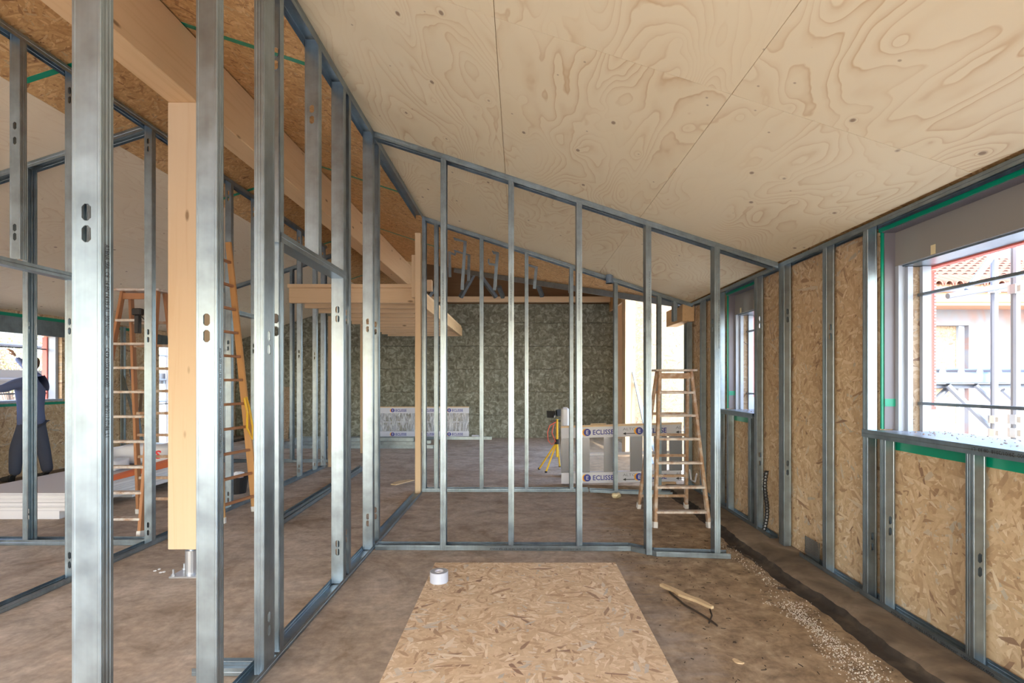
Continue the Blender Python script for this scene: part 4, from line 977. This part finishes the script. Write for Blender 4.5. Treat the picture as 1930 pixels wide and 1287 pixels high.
# head with face turned to the window
def head(c, m_s, m_h, face):
    bm = bmesh.new(); bmesh.ops.create_uvsphere(bm, u_segments=20, v_segments=14, radius=1); f = Vector(face).normalized(); s = f.cross(Vector((0,0,1)))
    for v in bm.verts:
        x, y, z = v.co; fwd = x; w = .078*(1-.18*max(0,-z)); d = .098; h = .118
        ex = 0
        if fwd > .9 and abs(z+.1) < .25: ex = .018
        v.co = f*(fwd*d+ex)+s*(y*w)+Vector((0,0,z*h))
    me = bpy.data.meshes.new('head'); bm.to_mesh(me); bm.free(); me.materials.append(m_s)
    for p in me.polygons: p.use_smooth = True
    o = bpy.data.objects.new('head', me); COL.objects.link(o); o.parent = PR; o.location = Vector(c)-wpos(PR)
    hm = bpy.data.meshes.new('hair'); bm = bmesh.new(); bmesh.ops.create_uvsphere(bm, u_segments=20, v_segments=14, radius=1)
    for v in bm.verts:
        x, y, z = v.co; v.co = f*(x*.104-.012)+s*(y*.084)+Vector((0,0,z*.118+.014))
    dl = [v for v in bm.verts if (v.co.dot(f) > .03 and v.co.z < .06) or v.co.z < -.06]
    bmesh.ops.delete(bm, geom=dl, context='VERTS'); bm.to_mesh(hm); bm.free(); hm.materials.append(m_h)
    for p in hm.polygons: p.use_smooth = True
    h = bpy.data.objects.new('hair', hm); COL.objects.link(h); h.parent = o
    for sg in (-1, 1):
        e = MB(); cc = Vector(c)+s*sg*.078+Vector((0,0,-.005)); e.tube([cc-s*sg*.006, cc+s*sg*.012], [.02,.026], 8); e.build('ear', m_s, o)
        e = MB(); cc = Vector(c)+f*.088+s*sg*.03+Vector((0,0,.01)); e.tube([cc, cc+f*.008], .009, 8); e.build('eye', M['black'], o)
    n_ = MB(); cc = Vector(c)+f*.095; n_.hexa([cc-s*.014+Vector((0,0,-.025)), cc+s*.014+Vector((0,0,-.025)), cc+f*.024+s*.01+Vector((0,0,-.022)), cc+f*.024-s*.01+Vector((0,0,-.022))], [cc-s*.007+Vector((0,0,.02)), cc+s*.007+Vector((0,0,.02)), cc+f*.006+s*.004+Vector((0,0,.018)), cc+f*.006-s*.004+Vector((0,0,.018))]); n_.build('nose', m_s, o)
    MB().bar(cc-s*.025+Vector((0,0,-.052))-f*.005, cc+s*.025+Vector((0,0,-.052))-f*.005, .008, .01).build('mouth', M['red'], o)
head((-7.03,7.44,1.735), M['skin'], M['hair'], (-1,.1,-.05))
def hand(w, d, up, nm):
    w = Vector(w); d = Vector(d).normalized(); up = Vector(up); s = d.cross(up).normalized(); up = s.cross(d)
    pts = [w, w+d*.05, w+d*.085]; E_ = [(0,1),(1,2)]; r_ = [(.026,.018),(.034,.016),(.032,.014)]
    o = skinned('hand', pts, E_, r_, M['skin'], PR, 0, 1)
    for i, (off, L) in enumerate(((-.027,.062),(-.009,.075),(.009,.07),(.027,.055))):
        a = w+d*.07+s*off; skinned('finger', [a, a+d*L*.55-up*.004, a+d*L*.9-up*.02, a+d*L*1.05-up*.035], [(0,1),(1,2),(2,3)], [.009,.0085,.0075,.006], M['skin'], o, 0, 1)
    a = w+d*.025-s*.025; skinned('thumb', [a, a+d*.025-s*.025, a+d*.05-s*.03-up*.01], [(0,1),(1,2)], [.011,.010,.008], M['skin'], o, 0, 1)
hand((-7.23,6.968,1.402), (-1,-.05,.05), (0,0,1), 'l'); hand((-7.48,7.675,1.86), (-.5,-.1,.85), (1,0,.5), 'r')
for a, dirx in (('anL', -1), ('anR', -1)):
    p = Vector(B[a]); skinned('boot', [(p.x, p.y, .20), (p.x+.01, p.y, .125), (p.x-.08, p.y-.01, .115), (p.x-.18, p.y-.02, .105)], [(0,1),(1,2),(2,3)], [.06,(.055,.05),(.05,.045),(.045,.035)], M['boot'], PR, 1, 2)

# ------------------------------------------------------------ outside, right: wing roof, scaffold
slab_ = MB(); slab_.hexa([(2.36,10.45,3.42),(3.75,10.45,3.42),(3.75,14,4.75),(2.36,14,4.75)], [(2.36,10.45,3.60),(3.75,10.45,3.60),(3.75,14,4.9),(2.36,14,4.9)]); slab_.box(2.352,2.40,10.47,13.6,3.3,5.0); slab_.build('roof_sun_block', M['osb_roof'], bpy.data.objects['ceiling_wing'])  # unseen roof infill and side cheek, added to keep sun off the back wall
eave = thing('wing_roof', 'tiled roof eave of the opposite wing seen through the large right window', 'roof', (9, 10, 3.2))
zt_ = lambda y: 3.35+.368*(y-9.95)
mb = MB(); mb.hexa([(3.7,9.95,3.28),(14,9.95,3.28),(14,14,zt_(14)-.07),(3.7,14,zt_(14)-.07)], [(3.7,9.95,3.35),(14,9.95,3.35),(14,14,zt_(14)),(3.7,14,zt_(14))]); mb.build('roof_deck', M['soffit'], eave)
MB().box(3.7, 14, 9.92, 10.5, 2.94, 3.02).build('soffit_board', M['soffit'], eave)
MB().box(3.7, 14, 9.90, 9.94, 3.0, 3.25).build('fascia_board', M['soffit'], eave)
MB().tube([(3.7,9.86,3.24),(14,9.86,3.24)], .05, 10).build('gutter', M['tube'], eave)
for k in range(30):
    x = 6.4+k*.2; mb = MB(); n = 8
    for y0, y1 in ((9.86, 10.3),):
        ro, rw = [], []
        for i in range(n+1):
            a = math.pi*i/n; ro.append(Vector((x-.085*math.cos(a), y0, zt_(y0)+.10*math.sin(a)))); rw.append(Vector((x-.065*math.cos(a), y0, zt_(y0)+.08*math.sin(a))))
        L = Vector((0, y1-y0, zt_(y1)-zt_(y0)+.02))
        for i in range(n):
            mb.poly([ro[i], ro[i+1], ro[i+1]+L, ro[i]+L]); mb.poly([rw[i], rw[i+1], ro[i+1], ro[i]]); mb.poly([rw[i]+L, rw[i+1]+L, rw[i+1], rw[i]])
    mb.build('roof_tile', M['tile'], eave)
mb = MB()
for r_ in range(9):
    y0 = 10.3+r_*.38; y1 = y0+.42
    for k in range(30):
        x = 6.4+k*.2; n = 5; ro = [Vector((x-.085*math.cos(math.pi*i/n), y0, zt_(y0)+.02+.08*math.sin(math.pi*i/n))) for i in range(n+1)]; L = Vector((0, y1-y0, zt_(y1)-zt_(y0)-.02))
        for i in range(n): mb.poly([ro[i], ro[i+1], ro[i+1]+L, ro[i]+L])
mb.build('upper_tiles', M['tile'], eave, kind='stuff')
SF = thing('scaffold', 'galvanised scaffold with plank deck and couplers outside the large right window', 'scaffold', (4, 4, -.2))
def spipe(p, q, r=.024, nm='tube'): return MB().tube([p, q], r, 10).build(nm, M['tube'], SF)
for px, y in ((1874, 4.0), (1914, 3.3), (1990, 4.0), (1960, 3.3)):
    x = (px-PX)*y/F
    spipe((x, y, -.2), (x, y, 4.4), nm='standard')
    for py in (545, 790, 815):
        z = at(px, py, y).z; MB().tube([(x,y,z-.03),(x,y,z+.03)], .038, 8).build('coupler', M['zinc'], SF)
        MB().box(x-.02, x+.07, y-.055, y-.02, z-.02, z+.02).build('coupler', M['zinc'], SF)
spipe(at(1786,558,3.9), at(2000,520,3.9), .022, 'ledger'); spipe(at(1823,547,3.95), at(1890,455,3.95), .022, 'brace')
spipe(at(1815,728,4.15), at(2020,727,4.15), .018, 'ledger'); spipe(at(1700,728,4.15), at(1815,728,4.15), .018, 'ledger')
spipe(at(1785,725,4.1), at(1868,806,4.1), .022, 'brace'); spipe(at(1790,728,4.15), at(1740,775,4.15), .020, 'brace')
spipe(at(1838,725,4.1), at(1870,755,4.1), .018, 'brace'); spipe(at(1930,770,4.1), at(1890,735,4.1), .018, 'brace')
x0, x1 = at(1700,0,4.2).x, 5.2
for j in range(3): MB().box(x0, x1, 4.06+.27*j, 4.30+.27*j, 1.475, 1.565).build('deck_plank', M['galv_dull'], SF, bevel=.012)
for k in range(7):
    c = at(1752+k*34, 700, 4.2); MB().tube([(c.x,4.07,1.568),(c.x,4.8,1.568)], .028, 10).build('deck_clamp', M['tube'], SF)
MB().box(at(1868,0,4.45).x, x1, 4.42, 4.45, 1.62, 1.74).build('toe_board', M['galv'], SF)
# outside, left: shrubs and scaffold
SF2 = thing('scaffold', 'scaffold frame with a walkway outside the left window behind the worker', 'scaffold', (-8.6, 9, -.2))
def sp2(p, q, r=.024, nm='tube'): return MB().tube([p, q], r, 8).build(nm, M['tube'], SF2)
for y in (5.6, 7.95, 10.3, 12.6): sp2((-8.6,y,-.2), (-8.6,y,4.5), .03, 'standard')
for z in (1.0, 1.52, 2.1): sp2((-8.6,5,z), (-8.6,13,z), .024, 'ledger')
MB().box(-9.3, -8.65, 5, 13, 1.42, 1.50).build('deck_plank', M['tube'], SF2)
MB().box(-8.66, -8.63, 5, 13, 1.52, 1.68).build('toe_board', M['tube'], SF2)
def shrub(c, rx_, rz_, n, label, seed):
    rnd = random.Random(seed); t = thing('shrub', label, 'shrub', c, 'shrubs outside the left windows'); c = Vector(c); mb = MB(); st = MB()
    for k in range(26):
        a = rnd.uniform(0, 6.28); e = rnd.uniform(.3, 1); tip = c+Vector((math.cos(a)*rx_*e, math.sin(a)*rx_*e, rz_*rnd.uniform(.6, 1)))
        mid = c.lerp(tip, .5)+Vector((rnd.uniform(-.15,.15), rnd.uniform(-.15,.15), .2)); st.tube([c, mid, tip], [.025,.015,.005], 5)
        for j in range(n//26):
            p = mid.lerp(tip, rnd.random()*1.1)+Vector((rnd.gauss(0,.16), rnd.gauss(0,.16), rnd.gauss(0,.16))); s = rnd.uniform(.02,.045)
            u = Vector((rnd.gauss(0,1), rnd.gauss(0,1), rnd.gauss(0,1))).normalized(); v = u.orthogonal().normalized()
            mb.poly([p-u*s, p+v*s*.5, p+u*s, p-v*s*.5])
    st.build('branches', M['bark'], t); mb.build('foliage', M['leaf'], t, kind='stuff')
for i, (y, x) in enumerate(((7.0,-11.0), (9.2,-11.6), (11.6,-11.2), (14.0,-11.6))):
    shrub((x, y, -.2), 1.0, 3.2, 2600, ['twiggy shrub outside the left window, nearest behind the worker','twiggy shrub outside behind the red window jamb','shrub outside the left door opening','farthest shrub outside beyond the left door opening'][i], 30+i)
